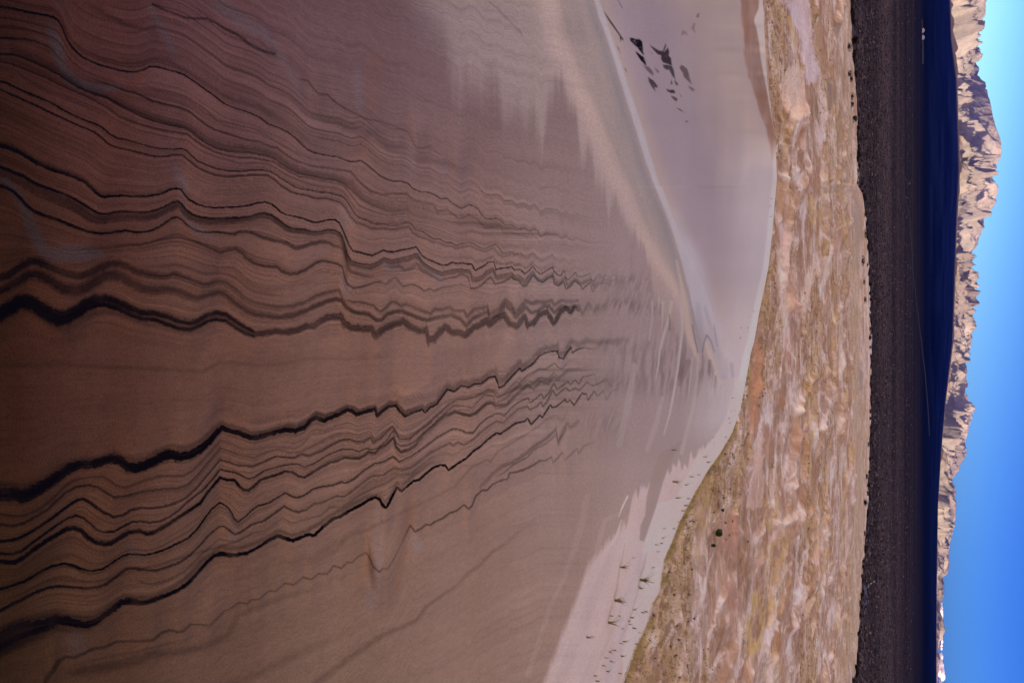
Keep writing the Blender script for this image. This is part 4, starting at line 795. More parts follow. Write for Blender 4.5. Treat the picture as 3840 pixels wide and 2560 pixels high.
hgt = np.where(hgt < 0, np.maximum(hgt * .2, -.18), hgt)
hgt *= 1 - sstep(.985, 1.0, fs)
fz_ = -HF + hgt
# tuck the far edge under the dark plain's level
qx2 = np.concatenate([qx, qx[-1:] * 1.004]); qy2 = np.concatenate([qy, qy[-1:] * 1.004]); fz2 = np.concatenate([fz_, fz_[-1:] - .6])
nearr = np.concatenate([qx[:1] * .25, qx[:1] * .6]); nearry = np.concatenate([qy[:1] * .25, qy[:1] * .6])
ff = grid_mesh('dune_field', np.concatenate([nearr, qx2]), np.concatenate([nearry, qy2]), np.concatenate([fz_[:1], fz_[:1], fz2]), np.concatenate([alb2[:1], alb2[:1], alb2, alb2[-1:]]))
tag(ff, 'hummocky pale sand field with tan hollows and yellow grass below the dune crest', 'dunes', kind='structure')
def field_nodes(n, b):
    at = N(n, 'ShaderNodeAttribute', attribute_name='col'); tc = N(n, 'ShaderNodeTexCoord')
    g = N(n, 'ShaderNodeTexNoise'); g.inputs['Scale'].default_value = 1.3; g.inputs['Detail'].default_value = 7; g.inputs['Roughness'].default_value = .65
    n.links.new(tc.outputs['Object'], g.inputs['Vector'])
    mr = N(n, 'ShaderNodeMapRange'); mr.inputs['From Min'].default_value = .3; mr.inputs['From Max'].default_value = .7; mr.inputs['To Min'].default_value = .82; mr.inputs['To Max'].default_value = 1.15
    n.links.new(g.outputs[0], mr.inputs['Value'])
    mx = N(n, 'ShaderNodeVectorMath', operation='SCALE'); n.links.new(at.outputs['Color'], mx.inputs[0]); n.links.new(mr.outputs[0], mx.inputs['Scale'])
    n.links.new(mx.outputs[0], b.inputs['Base Color'])
ff.data.materials.append(material('hummock_sand', .95, field_nodes))

# ------------------------------------------------------------------ the dark plain
ZP = -HF - .25
def plain_nodes(n, b):
    tc = N(n, 'ShaderNodeTexCoord')
    g = N(n, 'ShaderNodeTexNoise'); g.inputs['Scale'].default_value = .22; g.inputs['Detail'].default_value = 6; g.inputs['Roughness'].default_value = .7
    g2 = N(n, 'ShaderNodeTexNoise'); g2.inputs['Scale'].default_value = .012; g2.inputs['Detail'].default_value = 5
    mp = N(n, 'ShaderNodeMapping'); mp.inputs['Scale'].default_value = (.12, 1.6, 1)
    n.links.new(tc.outputs['Object'], g.inputs['Vector']); n.links.new(tc.outputs['Object'], mp.inputs['Vector']); n.links.new(mp.outputs[0], g2.inputs['Vector'])
    r = N(n, 'ShaderNodeValToRGB'); e = r.color_ramp.elements
    e[0].position = .36; e[0].color = (.042, .033, .036, 1); e[1].position = .68; e[1].color = (.145, .105, .105, 1)
    n.links.new(g.outputs[0], r.inputs[0])
    r2 = N(n, 'ShaderNodeValToRGB'); e = r2.color_ramp.elements
    e[0].position = .38; e[0].color = (.62, .62, .66, 1); e[1].position = .6; e[1].color = (1.15, 1.12, 1.1, 1)
    n.links.new(g2.outputs[0], r2.inputs[0])
    mx = N(n, 'ShaderNodeVectorMath', operation='MULTIPLY'); n.links.new(r.outputs[0], mx.inputs[0]); n.links.new(r2.outputs[0], mx.inputs[1])
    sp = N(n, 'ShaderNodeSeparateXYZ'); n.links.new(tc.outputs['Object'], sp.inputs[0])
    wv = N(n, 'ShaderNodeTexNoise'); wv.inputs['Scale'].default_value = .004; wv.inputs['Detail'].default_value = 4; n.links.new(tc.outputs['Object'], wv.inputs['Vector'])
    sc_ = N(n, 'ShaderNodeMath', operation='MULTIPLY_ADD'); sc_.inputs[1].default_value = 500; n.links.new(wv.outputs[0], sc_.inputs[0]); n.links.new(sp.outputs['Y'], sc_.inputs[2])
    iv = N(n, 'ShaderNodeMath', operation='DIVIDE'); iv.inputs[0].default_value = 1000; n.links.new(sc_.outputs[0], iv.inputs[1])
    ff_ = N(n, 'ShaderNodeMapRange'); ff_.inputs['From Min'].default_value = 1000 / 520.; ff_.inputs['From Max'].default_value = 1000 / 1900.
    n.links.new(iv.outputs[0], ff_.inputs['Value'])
    m2 = N(n, 'ShaderNodeMix', data_type='RGBA'); m2.inputs[7].default_value = (.003, .005, .016, 1)  # distant shade and haze painted into the plain as near-black navy
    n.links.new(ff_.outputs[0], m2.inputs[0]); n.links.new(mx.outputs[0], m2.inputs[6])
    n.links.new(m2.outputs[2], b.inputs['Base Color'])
px = np.array([-14000, -8000, -4000, -2000, -1000, -400, 0, 400, 1000, 2000, 4000, 8000, 14000.])
PXg, PYg = np.meshgrid(px, px)
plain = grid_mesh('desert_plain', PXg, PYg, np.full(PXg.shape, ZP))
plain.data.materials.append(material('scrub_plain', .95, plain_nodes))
tag(plain, 'wide dark scrub plain lying in mountain shade beyond the dunes', 'plain', kind='structure')

# ------------------------------------------------------------------ mountains ahead
SK = np.array([(3690, -700), (3715, -350), (3706, 0), (3696, 48), (3694, 116), (3684, 184), (3686, 233), (3674, 300), (3694, 330), (3713, 407), (3723, 460), (3737, 509), (3752, 548), (3757, 591), (3745, 635), (3750, 650), (3742, 673), (3745, 721), (3732, 794), (3708, 833), (3679, 891), (3662, 949), (3668, 1012), (3679, 1075), (3674, 1133), (3662, 1182), (3662, 1224), (3645, 1307), (3633, 1394), (3628, 1457), (3662, 1534), (3636, 1597), (3619, 1656), (3626, 1694), (3602, 1748), (3580, 1796), (3587, 1883), (3580, 1976), (3563, 2044), (3558, 2141), (3541, 2170), (3541, 2228), (3530, 2287), (3545, 2364), (3528, 2413), (3521, 2451), (3528, 2476), (3518, 2524), (3516, 2600), (3520, 2900), (3530, 3300)], float)
FT = np.array([(3585, -700), (3565, 0), (3570, 150), (3590, 300), (3600, 640), (3588, 900), (3575, 1280), (3548, 1500), (3530, 1700), (3518, 1900), (3513, 2200), (3512, 2560), (3512, 3300)], float)
mY = np.arange(-640, 3240, 2.5)
def elev(X, Y):
    a, b, c = ray(X, Y); return c / np.hypot(a, b)
sk = elev(np.interp(mY, SK[:, 1], SK[:, 0]) + 2.0 * fbm(mY / 9.0, mY * 0, 3, 111), mY)
ft = elev(np.interp(mY, FT[:, 1], FT[:, 0]), mY)
a, b, _ = ray(np.full(mY.shape, 3560.0), mY); hl = np.hypot(a, b); mux, muy = a / hl, b / hl
nr = 420
rr = np.concatenate([np.linspace(2600, 5600, 60)[:-1], np.linspace(5600, 9000, 260), np.linspace(9000, 12000, 60)[1:]])
crestd = 8400 + 350 * fbm(mY / 220, mY * 0, 3, 113)
footd = 5900 + 250 * fbm(mY / 160, mY * 0 + 3, 3, 115)
RR = rr[:, None]; wx = RR * mux[None]; wy = RR * muy[None]
u = np.clip((RR - footd) / (crestd - footd), 0, 1)
fan = np.clip((RR - 2600) / (footd - 2600), 0, 1) ** 1.5
zf = ZP - 2 + fan * (ft * footd * 1.0 - ZP + 2)
back_ = np.clip((RR - crestd) / 1200, 0, 1)
th = np.arctan2(wx, wy)
cx = th * 8400
wp = fbm(cx / 700, RR / 700, 4, 117); wp2 = fbm(cx / 700 + 9, RR / 700, 4, 118)
rid3 = ridged((cx + 60 * wp2) / 80, (RR + 80 * wp) / 170, 4, 127, .6)
rid = ridged((cx + 420 * wp - (RR - 7000) * .5) / 700, (RR + 600 * wp2) / 1200, 6, 119, .52)
rid2 = ridged((cx + 120 * wp - (RR - 7000) * .6) / 210, (RR + 220 * wp2) / 480, 5, 121, .6)
big = sk * crestd - zf
prof = u ** 1.15
mz = zf + big * prof * (1 - back_) + np.clip(big, 40, 400) * (rid - .42) * 1.9 * np.sin(np.pi * np.clip(u, 0, 1)) ** .9 * np.where(u < 1, 1, 0) + np.clip(big, 20, 300) * ((rid2 - .4) * .55 + (rid3 - .4) * .15) * sstep(0, .2, u) * (1 - .72 * sstep(.7, 1, u)) * (1 - back_)
mz = mz - back_ * 400
el = mz / RR
mel = el.max(0)
# fit each spur's skyline to the true one, keeping the foot
f0 = (zf / RR)
mel = np.max([np.roll(mel, k) for k in range(-5, 6)], axis=0); mel = smooth1(mel, 7)
scale = (sk - ft) / np.maximum(mel - ft, 1e-3)
scale = smooth1(np.clip(scale, .2, 3) * 1.04, 2)
mz = np.where(u > 0, zf + (mz - zf) * (1 + (scale[None] - 1) * sstep(0, .3, u)), mz)
el = mz / RR; over = np.maximum(el - sk[None], 0); mz = mz - over * RR
mcol = np.zeros(mz.shape + (3,))
rock = np.array([.150, .128, .108]); fanc = np.array([.17, .125, .09]); dk_ = np.array([.10, .078, .07])
nn = fbm(cx / 300, RR / 300, 5, 123)[..., None]
mcol[:] = rock
mcol = mcol * (1 + .55 * nn)
tdk = sstep(.1, .4, fbm(cx / 700 + 4, RR / 700, 4, 125))[..., None]
mcol = mcol * (1 - tdk * .6) + dk_ * tdk * .6
tf_ = (1 - sstep(0, .12, u))[..., None]
scrub = np.array([.004, .006, .018])  # no plants here: valley shade painted dark navy up the fan
fan_shade = (1 - sstep(.88, 1.0, fan))[..., None]
fcol = fanc * (1 - fan_shade) + scrub * np.clip(1 + 1.3 * fbm(cx / 500, RR / 260, 4, 129), .2, 3)[..., None] * fan_shade  # scrub here is the painted valley shade colour, not plants
mcol = mcol * (1 - tf_) + fcol * tf_
mtn = grid_mesh('mountain_range', wx, wy, mz, mcol)
def rock_nodes(n, b):
    at = N(n, 'ShaderNodeAttribute', attribute_name='col'); tc = N(n, 'ShaderNodeTexCoord')
    g = N(n, 'ShaderNodeTexNoise'); g.inputs['Scale'].default_value = .02; g.inputs['Detail'].default_value = 8; g.inputs['Roughness'].default_value = .7
    n.links.new(tc.outputs['Object'], g.inputs['Vector'])
    mr = N(n, 'ShaderNodeMapRange'); mr.inputs['From Min'].default_value = .3; mr.inputs['From Max'].default_value = .7; mr.inputs['To Min'].default_value = .75; mr.inputs['To Max'].default_value = 1.2
    n.links.new(g.outputs[0], mr.inputs['Value'])
    mx = N(n, 'ShaderNodeVectorMath', operation='SCALE'); n.links.new(at.outputs['Color'], mx.inputs[0]); n.links.new(mr.outputs[0], mx.inputs['Scale'])
    n.links.new(mx.outputs[0], b.inputs['Base Color'])
    bp = N(n, 'ShaderNodeBump'); bp.inputs['Strength'].default_value = .8; bp.inputs['Distance'].default_value = 18
    n.links.new(g.outputs[0], bp.inputs['Height']); n.links.new(bp.outputs[0], b.inputs['Normal'])
M_rock = material('desert_rock', .95, rock_nodes)
mtn.data.materials.append(M_rock)
tag(mtn, 'sunlit rugged bare tan mountain range under the blue sky', 'mountains', kind='structure')

# the range behind the camera that keeps valley and dunes in its shade
az = R(SUN_AZ); te = math.tan(R(SUN_EL))
dsun = np.array([math.sin(az), -math.cos(az)]); lat = np.array([math.cos(az), math.sin(az)])   # towards the sun, and along the range
D0 = 1900.0
# shadow height wanted at the foot of the far mountains, per lateral position
hs, vs = [], []
for Yq in np.arange(-600, 3200, 100.0):
    a, b, c = ray(3560.0, Yq); h_ = math.hypot(a, b); fd = 6000.0
    p = np.array([a / h_ * fd, b / h_ * fd]); e_ = float(np.interp(Yq, FT[:, 1], FT[:, 0]))
    zz = elev(np.float64(e_), np.float64(Yq)) * fd
    vs.append(p @ lat); hs.append(zz + te * (D0 - p @ dsun))
vs = np.array(vs); hs = np.array(hs); o_ = np.argsort(vs)
vv = np.linspace(-14000, 14000, 700)
Hc = np.interp(vv, vs[o_], hs[o_])
Hc = Hc * (1 - sstep(7000, 9500, vv)) + 22 * fbm(vv / 320, vv * 0, 3, 131)
wq = np.linspace(-1, 1, 41)
ww = wq * 1150
sh = (1 - np.abs(wq)) ** 1.1
base = -60
Q = base + (Hc[None] - base) * sh[:, None] * 1.0 + (ridged(vv[None] / 400 + 0 * wq[:, None], ww[:, None] / 400, 4, 133) - .6) * 90 * (sh * (1 - sh) * 4)[:, None]
cxx = dsun[0] * (D0 + ww[:, None]) + lat[0] * vv[None]; cyy = dsun[1] * (D0 + ww[:, None]) + lat[1] * vv[None]
rb = grid_mesh('mountain_range', cxx, cyy, Q, np.broadcast_to(rock, Q.shape + (3,)))
rb.data.materials.append(M_rock)
tag(rb, 'high range behind the dunes that shades the valley', 'mountains', kind='structure')

# ------------------------------------------------------------------ plants
rnd = random.Random(5)
def leafmat(name, c, var=.35):
    def bnodes(n, b):
        tc = N(n, 'ShaderNodeTexCoord'); g = N(n, 'ShaderNodeTexNoise'); g.inputs['Scale'].default_value = 9; g.inputs['Detail'].default_value = 3
        n.links.new(tc.outputs['Object'], g.inputs['Vector'])
        r = N(n, 'ShaderNodeValToRGB'); e = r.color_ramp.elements
        e[0].position = .35; e[0].color = (*[v * (1 - var) for v in c], 1); e[1].position = .65; e[1].color = (*[v * (1 + var) for v in c], 1)
        n.links.new(g.outputs[0], r.inputs[0]); n.links.new(r.outputs[0], b.inputs['Base Color'])
    return material(name, .8, bnodes)
M_bush = leafmat('dark_scrub_leaves', (.018, .015, .010))
M_green = leafmat('green_leaves', (.050, .075, .018))
M_stem = leafmat('woody_stem', (.09, .06, .04))
M_blade = leafmat('grass_blades', (.27, .24, .08))
M_dryblade = leafmat('dry_grass', (.50, .38, .17))

def blob_leaves(nl, rx_, ry_, rz_, size, rng, lumps=7):
    v = []; f = []
    cs = [(rng.uniform(-.6, .6) * rx_, rng.uniform(-.6, .6) * ry_, rng.uniform(.3, .7) * rz_, rng.uniform(.35, .6)) for _ in range(lumps)]
    for _ in range(nl):
        c = rng.choice(cs)
        d = Vector((rng.gauss(0, 1), rng.gauss(0, 1), rng.gauss(0, 1))).normalized() * rng.uniform(.5, 1) ** .5
        p = Vector((c[0] + d.x * rx_ * c[3], c[1] + d.y * ry_ * c[3], max(.02, c[2] + d.z * rz_ * c[3])))
        a = Vector((rng.gauss(0, 1), rng.gauss(0, 1), rng.gauss(0, 1))).normalized() * size * rng.uniform(.6, 1.3)
        b = a.cross(Vector((rng.gauss(0, 1), rng.gauss(0, 1), rng.gauss(0, 1))).normalized()) * .7
        k = len(v); v += [p - a, p - b, p + a, p + b]; f.append((k, k + 1, k + 2, k + 3))
    return v, f
def stems(n, r, h, w_, rng):
    v = []; f = []
    for _ in range(n):
        an = rng.uniform(0, 6.283); q = Vector((math.cos(an) * r * rng.uniform(.3, 1), math.sin(an) * r * rng.uniform(.3, 1), h * rng.uniform(.6, 1)))
        s1 = Vector((-math.sin(an), math.cos(an), 0)) * w_; s2 = Vector((math.cos(an), math.sin(an), 0)) * w_
        k = len(v); v += [s1, -s1 * .5 + s2 * .8, -s1 * .5 - s2 * .8, q]
        f += [(k, k + 1, k + 3), (k + 1, k + 2, k + 3), (k + 2, k, k + 3)]
    return v, f
def simple(name, v, f, mt, parent=None):
    me = bpy.data.meshes.new(name); me.from_pydata([tuple(p) for p in v], [], f); me.update()
    me.materials.append(mt)
    o = bpy.data.objects.new(name, me); COL.objects.link(o)
    if parent: o.parent = parent
    return o

def make_bush(seed, mt, nl=420):
    rng = random.Random(seed)
    root = bpy.data.objects.new('desert_bush', None); COL.objects.link(root)
    v, f = blob_leaves(nl, 1.0, .85, .8, .09, rng); simple('foliage', v, f, mt, root)
    v, f = stems(14, .7, .7, .03, rng); simple('stem', v, f, M_stem, root)
    return root
def dup(src, loc, sc, rz, **tg):
    r = src.copy(); COL.objects.link(r); r.location = loc; r.scale = sc; r.rotation_euler = (0, 0, rz)
    for ch in src.children:
        c = ch.copy(); COL.objects.link(c); c.parent = r
    tag(r, **tg); return r

bush_pts = P("D 1020,15 1012,70 1022,120 1018,160 1024,185 1020,310 990,365 1030,405 1028,440 1035,480 1040,560 998,572 1012,605 1020,750 1020,800 1065,880 1035,920 1060,990 1060,1045 1062,1080 1065,1130 1065,1190 1055,1230 1070,1280 1060,1330 1058,1375 1060,1420 "
             "E 1058,95 1095,180 1110,275 1118,310 1120,420 1130,490 1122,570 1135,600 1148,640 1140,670 1150,700 1100,780 1140,810 1150,870 1108,945 1155,960 1155,1030 1118,1080 1160,1080 1157,1190 1170,1250 1160,1300 1155,1370 1172,1320 "
             "G 1165,100 1157,140 1160,210 1163,280 1165,360 1165,440 1165,520 1170,560 1165,600 1168,650 1160,700 1158,760 1160,830 1165,890 1145,960 1155,1070 1150,1170 1130,1200 1148,1280 1140,1330 1155,1350 "
             "H 1118,45 1135,150 1118,285 1130,310 1118,400 1120,420 1103,500 1102,540 1095,610 1105,650 1107,745 1090,760 1080,925 1072,1045 1070,1130 1062,1230 1060,1270 1047,1320 1055,1360 1023,1420")
def bush_label(X, Y, i=None):
    k = int(np.searchsorted([330, 640, 980, 1280, 1620, 1930, 2200], Y))
    where = ['under the far left peaks', 'left of the tallest crest', 'under the tallest crest', 'right of the tallest crest',
             'under the lower middle ridge', 'under the last sharp peak', 'under the low right hills', 'by the pale path'][k]
    if X < float(xedge(np.float64(Y))) - 8: return 'dark bush on pale sand just short of the row, ' + where
    return 'low dark bush in the row edging the plain, ' + where
big_ix = {5: 1.9, 6: 1.3, 16: 1.7, 33: 1.5, 38: 1.4, 72: 1.5}
protos = [make_bush(11, M_bush), make_bush(12, M_bush), make_bush(13, M_bush)]
used = [False] * 3
GB = 'dark bushes along the edge of the dark plain'
def place_bush(X, Y, w_m, h_m, label, z=ZP + .1, cat='bush', grp=GB, proto=None):
    x, y, zz = ground(X, Y, -z)
    k = rnd.randrange(3) if proto is None else proto
    if not used[k]:
        o = protos[k]; used[k] = True; o.location = (x, y, z); o.scale = (w_m, w_m, h_m); tag(o, label, cat, grp)
    else: o = dup(protos[k], (x, y, z), (w_m, w_m * rnd.uniform(.8, 1.2), h_m), rnd.uniform(0, 6.28), label=label, cat=cat, group=grp)
    return o
for i, (X, Y) in enumerate(bush_pts):
    sc = big_ix.get(i, 1.0)
    lab = bush_label(X, Y, i)
    if i == 5: lab = 'largest dark bush of the row between pale sand and dark plain, on the far left'
    if i == 33: lab = 'small dark bush standing on the pale sand just short of the bush row'
    place_bush(X - 3, Y, 1.0 * sc * rnd.uniform(.8, 1.3), .95 * sc * rnd.uniform(.8, 1.2), lab)
for k in range(70):
    Y = rnd.uniform(-300, 2850)
    place_bush(float(xedge(np.float64(Y))) + rnd.uniform(-6, 3), Y, rnd.uniform(.5, 1.0), rnd.uniform(.5, .95), 'tiny dark bush ' + bush_label(9999, Y)[len('low dark bush '):])

# two green bushes near the crest on the right
def green_bush(X, Y, w_m, h_m, label):
    rng = random.Random(int(X))
    x, y, z = ground(X, Y, HF - .3)
    root = bpy.data.objects.new('green_bush', None); COL.objects.link(root); root.location = (x, y, z - .2)
    v, f = blob_leaves(2600, w_m, w_m, h_m, .045, rng, 11); simple('foliage', v, f, M_green, root)
    v, f = stems(24, w_m * .7, h_m * .8, .02, rng); simple('stem', v, f, M_stem, root)
    tag(root, label, 'bush')
green_bush(2692, 1995, .42, .62, 'rounded bright green bush, the larger, alone on the pale hollow beyond the grassy crest')
green_bush(2676, 2045, .20, .36, 'small dark green bush just right of the rounded bright green one')
green_bush(2712, 1912, .15, .26, 'tiny dark green bush on pale sand left of the rounded bright green one')

# grass tufts on the near crest
def tuft(X, Y, hpx, n, label, lean=-.25, spread=.5, mt=None, name='grass_tuft'):
    p = on_dune(X, Y); dist = p.length; h = hpx * dist / F * 1.35
    rng = random.Random(int(X * 7 + Y)); v = []; f = []
    for _ in range(n):
        an = rng.uniform(0, 6.283); b0 = Vector((math.cos(an), math.sin(an), 0)) * h * .05 * rng.random()
        hh = h * rng.uniform(.45, 1.1); d = Vector((rng.gauss(lean, spread * .6), rng.gauss(0, spread * .5), 0))
        wd = h * rng.uniform(.012, .026) + .0012
        sd = Vector((-d.y, d.x, 0)); sd = (sd.normalized() if sd.length > 1e-3 else Vector((1, 0, 0))) * wd
        pts = []
        for q in range(5):
            t = q / 4
            pts.append(b0 + d * hh * (t ** 1.9) + Vector((0, 0, hh * (t - .22 * t * t))))
        k = len(v)
        for q, pp in enumerate(pts):
            ws = 1 - q / 4.4
            v += [pp - sd * ws, pp + sd * ws]
        for q in range(4): f.append((k + 2 * q, k + 2 * q + 1, k + 2 * q + 3, k + 2 * q + 2))
    o = simple(name, v, f, mt or M_blade)
    o.location = p - Vector((0, 0, h * .03))
    tag(o, label, 'grass', 'grass tufts on the pale dune crest')
    return o
GT = [("C3 1178,592", 36, 26, 'green grass tuft leaning right, leftmost of the three full tufts on the pale crest'),
      ("C3 1342,700", 48, 46, 'fullest green and yellow grass tuft on the pale crest, middle of the three full ones'),
      ("C3 1128,872", 46, 36, 'bushy grey green grass tuft, nearest of the three full tufts on the pale crest'),
      ("C3 1075,1060", 50, 12, 'long thin tuft whose blades arch outward low on the pale crest'),
      ("C3 892,1182", 46, 8, 'sparse pale tuft of a few blades standing alone nearest the camera on bare sand'),
      ("C3 1287,950", 26, 9, 'small dark tuft of short blades between the crest path and the yellow grass'),
      ("C3 1280,512", 26, 3, 'single bent blade standing alone on the pale crest'),
      ("C2 1618,1352", 36, 12, 'faint grey green tuft at the far end of the pale crest patch')]
for s_, hp, n_, lab in GT:
    X, Y = P(s_)[0]; tuft(X, Y, hp, n_, lab)
MS = P("C3 1533,272 1620,272 1530,350 1512,390 1470,405 1480,462 1440,590 1435,610 1328,755 1335,775 1240,1045 1262,1015 1250,1075 1185,1112 1280,1100 1040,1350 1085,1300 1092,1380 1022,1420 1110,1290 1182,1342 1300,1240 1172,1232 960,1500 972,1550 1165,1480 1060,1470 1350,975 1380,965 1330,1145 1200,1215 1090,1005 1160,1000 C2 1640,1490 1950,985 1870,1150 1905,1190 2050,985 1960,1030 1760,1310 1820,1300 2090,870 2100,770 1720,1380 C3 1690,120 1660,210 1710,80 1735,20 E 395,300 380,360 388,440 255,1170 215,1220 155,1300 215,1330 G 150,140 210,60 110,700 60,760 90,600")
def tuft_label(X, Y):
    if Y > 2420: return 'small grass tuft at the lower right end of the grassy crest, beside the frame edge'
    if Y > 2260: return 'small grass tuft in the cluster between the arching tuft and the yellow grass edge'
    if Y > 2100: return 'small grass tuft on pale sand between the full tufts and the crest edge'
    if Y > 1960: return 'faint small grass tuft on the pale crest left of the three full tufts'
    if Y > 1700: return 'tiny grass tuft on the narrow part of the pale crest strip above the dark tongue'
    if Y > 1350: return 'tiny grass tuft on the thin pale crest strip where the dune edge bends'
    return 'tiny far grass tuft near the rim of the smooth mauve bowl'
for i, (X, Y) in enumerate(MS):
    if X > xcrest(Y) - 4: continue
    tuft(X, Y, rnd.uniform(14, 27) * (1 if Y > 1700 else .4), rnd.randint(6, 14), tuft_label(X, Y), mt=M_blade if rnd.random() < .6 else M_dryblade)
o = tuft(P("C2 1610,1090")[0][0], P("C2 1610,1090")[0][1], 26, 4, 'dry brown twig poking from the smooth mauve slope left of the pale crest', mt=M_stem, name='dry_twig')
o['category'] = 'twig'; del o['group']

# grass belt just over the crest, and grass over the hummocks
def blades_mesh(name, pos, hts, nb, mt, rs, wscale=.03, lean=.4):
    n = len(pos); pos = np.repeat(pos, nb, 0); hts = np.repeat(hts, nb)
    k = len(pos)
    an = rs.rand(k) * 6.283; rad = rs.rand(k) * .25 * hts
    b = pos + np.stack([np.cos(an) * rad, np.sin(an) * rad, np.zeros(k)], 1)
    hh = hts * (.5 + .6 * rs.rand(k)); ln = np.stack([rs.randn(k) * lean, rs.randn(k) * lean, np.ones(k)], 1) * hh[:, None]
    a2 = rs.rand(k) * 6.283; sd = np.stack([np.cos(a2), np.sin(a2), np.zeros(k)], 1) * (hts * wscale)[:, None]
    mid = b + ln * .55 - np.stack([ln[:, 0] * .25, ln[:, 1] * .25, 0 * hh], 1)
    co = np.stack([b - sd, b + sd, mid + sd * .7, b + ln, mid - sd * .7], 1).reshape(-1, 3)
    idx = np.arange(k)[:, None] * 5
    f = np.concatenate([idx + 0, idx + 1, idx + 2, idx + 4], 1); f2 = np.concatenate([idx + 4, idx + 2, idx + 3, idx + 3], 1)
    tri = np.concatenate([np.concatenate([idx, idx + 1, idx + 2], 1), np.concatenate([idx, idx + 2, idx + 4], 1), np.concatenate([idx + 4, idx + 2, idx + 3], 1)])
    o = mesh_from(name, co, tri, 3); o.data.materials.append(mt); return o
rs = np.random.RandomState(3)
n = 5200
yb = np.concatenate([rs.uniform(1560, 2900, n), rs.uniform(1000, 1560, 500)]); yb = yb[rs.rand(len(yb)) < np.clip(np.interp(yb, [1000, 1600, 1750, 2040, 2120, 2260, 2380], [.1, .25, .9, .8, .2, .25, .5]) + fbm(yb / 40., yb * 0, 3, 141) * 1.2, .02, 1)]
a, b, c = ray(xcrest(yb), yb); hl = np.hypot(a, b)
jj = np.round((yb - AY0) / dY).astype(int)
dd = rs.rand(len(yb)) ** 1.3 * np.interp(yb, [1000, 1600, 2000, 2900], [.4, 1.4, 2.2, 2.8])
drop = S0 * dd + (.66 - S0) * (dd - kk * (1 - np.exp(-dd / kk)))
pos = np.stack([gx[-1, jj] + a / hl * dd, gy[-1, jj] + b / hl * dd, gz[-1, jj] - drop], 1)
dist = np.linalg.norm(pos, axis=1)
vis = .36 * dd                                   # how far the lee has dropped under the line of sight
ht = vis * .35 + rs.uniform(.01, .06, len(dd)) * dist / 8
g = blades_mesh('crest_grass', pos, np.clip(ht, .03, .8), 9, M_dryblade, rs, .022, .22)
tag(g, 'yellow green grass growing thick down the lee side of the crest', 'grass', kind='stuff')

n = 60000
Yr = rs.uniform(-500, 3000, n); Xr = 2330 + (3200 - 2330) * rs.rand(n) ** .8
jj = np.clip(np.round((Yr + 760) / 4.0).astype(int), 0, len(fY) - 1)
fr = (Xr - fx0) / (xedge(Yr) - fx0); ii = np.clip(np.round(fr * (nf - 1)).astype(int), 0, nf - 1)
keep = (rs.rand(n) < gmask[ii, jj] * .85 + .02) & (fr < 1) & (Xr > xcrest(Yr) - 40)
ii, jj = ii[keep], jj[keep]
pos = np.stack([qx[ii, jj], qy[ii, jj], fz_[ii, jj]], 1); pos[:, :2] += rs.randn(len(pos), 2) * .15
g = blades_mesh('hummock_grass', pos, rs.uniform(.12, .42, len(pos)), 4, M_dryblade, rs, .05, .5)
tag(g, 'sparse dry yellow grass over the hummocky sand field', 'grass', kind='stuff')
sel = rs.rand(len(pos)) < .035
g = blades_mesh('hummock_scrub', pos[sel], rs.uniform(.15, .4, sel.sum()), 8, M_stem, rs, .09, .8)
tag(g, 'small dark brown scrub dotted over the hummocky sand field', 'scrub', kind='stuff')

# scrub of the dark plain: squat angular shrubs, beyond counting
n = 52000
yy = 1 / (1 / 205. + rs.rand(n) * (1 / 1500. - 1 / 205.)); xx = yy * rs.uniform(-.95, .95, n) * 1.0
# keep clear of the dune field
a_ = xx; 
Xp = 1920 + F * ((yy * SP + (-ZP) * -CP) / (yy * CP + (-ZP) * SP)); Yp = 1280 + F * xx / (yy * CP + (-ZP) * SP)
keep = (Xp > xedge(Yp) + 3) & (rs.rand(n) > sstep(380, 950, yy))
xx, yy = xx[keep], yy[keep]; n = len(xx)
sz = rs.uniform(.2, .62, n) * (1 + (yy > 600) * .5)
oct_ = np.array([(1, 0, .35), (.3, .95, .3), (-.8, .6, .4), (-.8, -.6, .3), (.3, -.95, .4), (.1, .1, 1.0)])
jt = 1 + .5 * rs.randn(n, 6, 3) * .5
co = oct_[None] * jt * np.stack([sz, sz, sz * .8], 1)[:, None] + np.stack([xx, yy, np.full(n, ZP)], 1)[:, None]
fl = np.array([(0, 1, 5), (1, 2, 5), (2, 3, 5), (3, 4, 5), (4, 0, 5)])
fc = (np.arange(n)[:, None, None] * 6 + fl[None]).reshape(-1, 3)
tone_ = rs.rand(n); cc = np.where(tone_[:, None] < .5, [[.022, .017, .018]], np.where(tone_[:, None] < .86, [[.07, .05, .05]], [[.15, .115, .11]]))
cc = np.repeat(cc, 6, 0)
scr = mesh_from('plain_scrub', co.reshape(-1, 3), fc, 3, cc)
def vc_nodes(n, b):
    at = N(n, 'ShaderNodeAttribute', attribute_name='col'); n.links.new(at.outputs['Color'], b.inputs['Base Color'])
M_vc = material('plain_shrubs', .9, vc_nodes)
scr.data.materials.append(M_vc)
tag(scr, 'dense low dark scrub covering the near part of the shaded plain', 'scrub', kind='stuff')

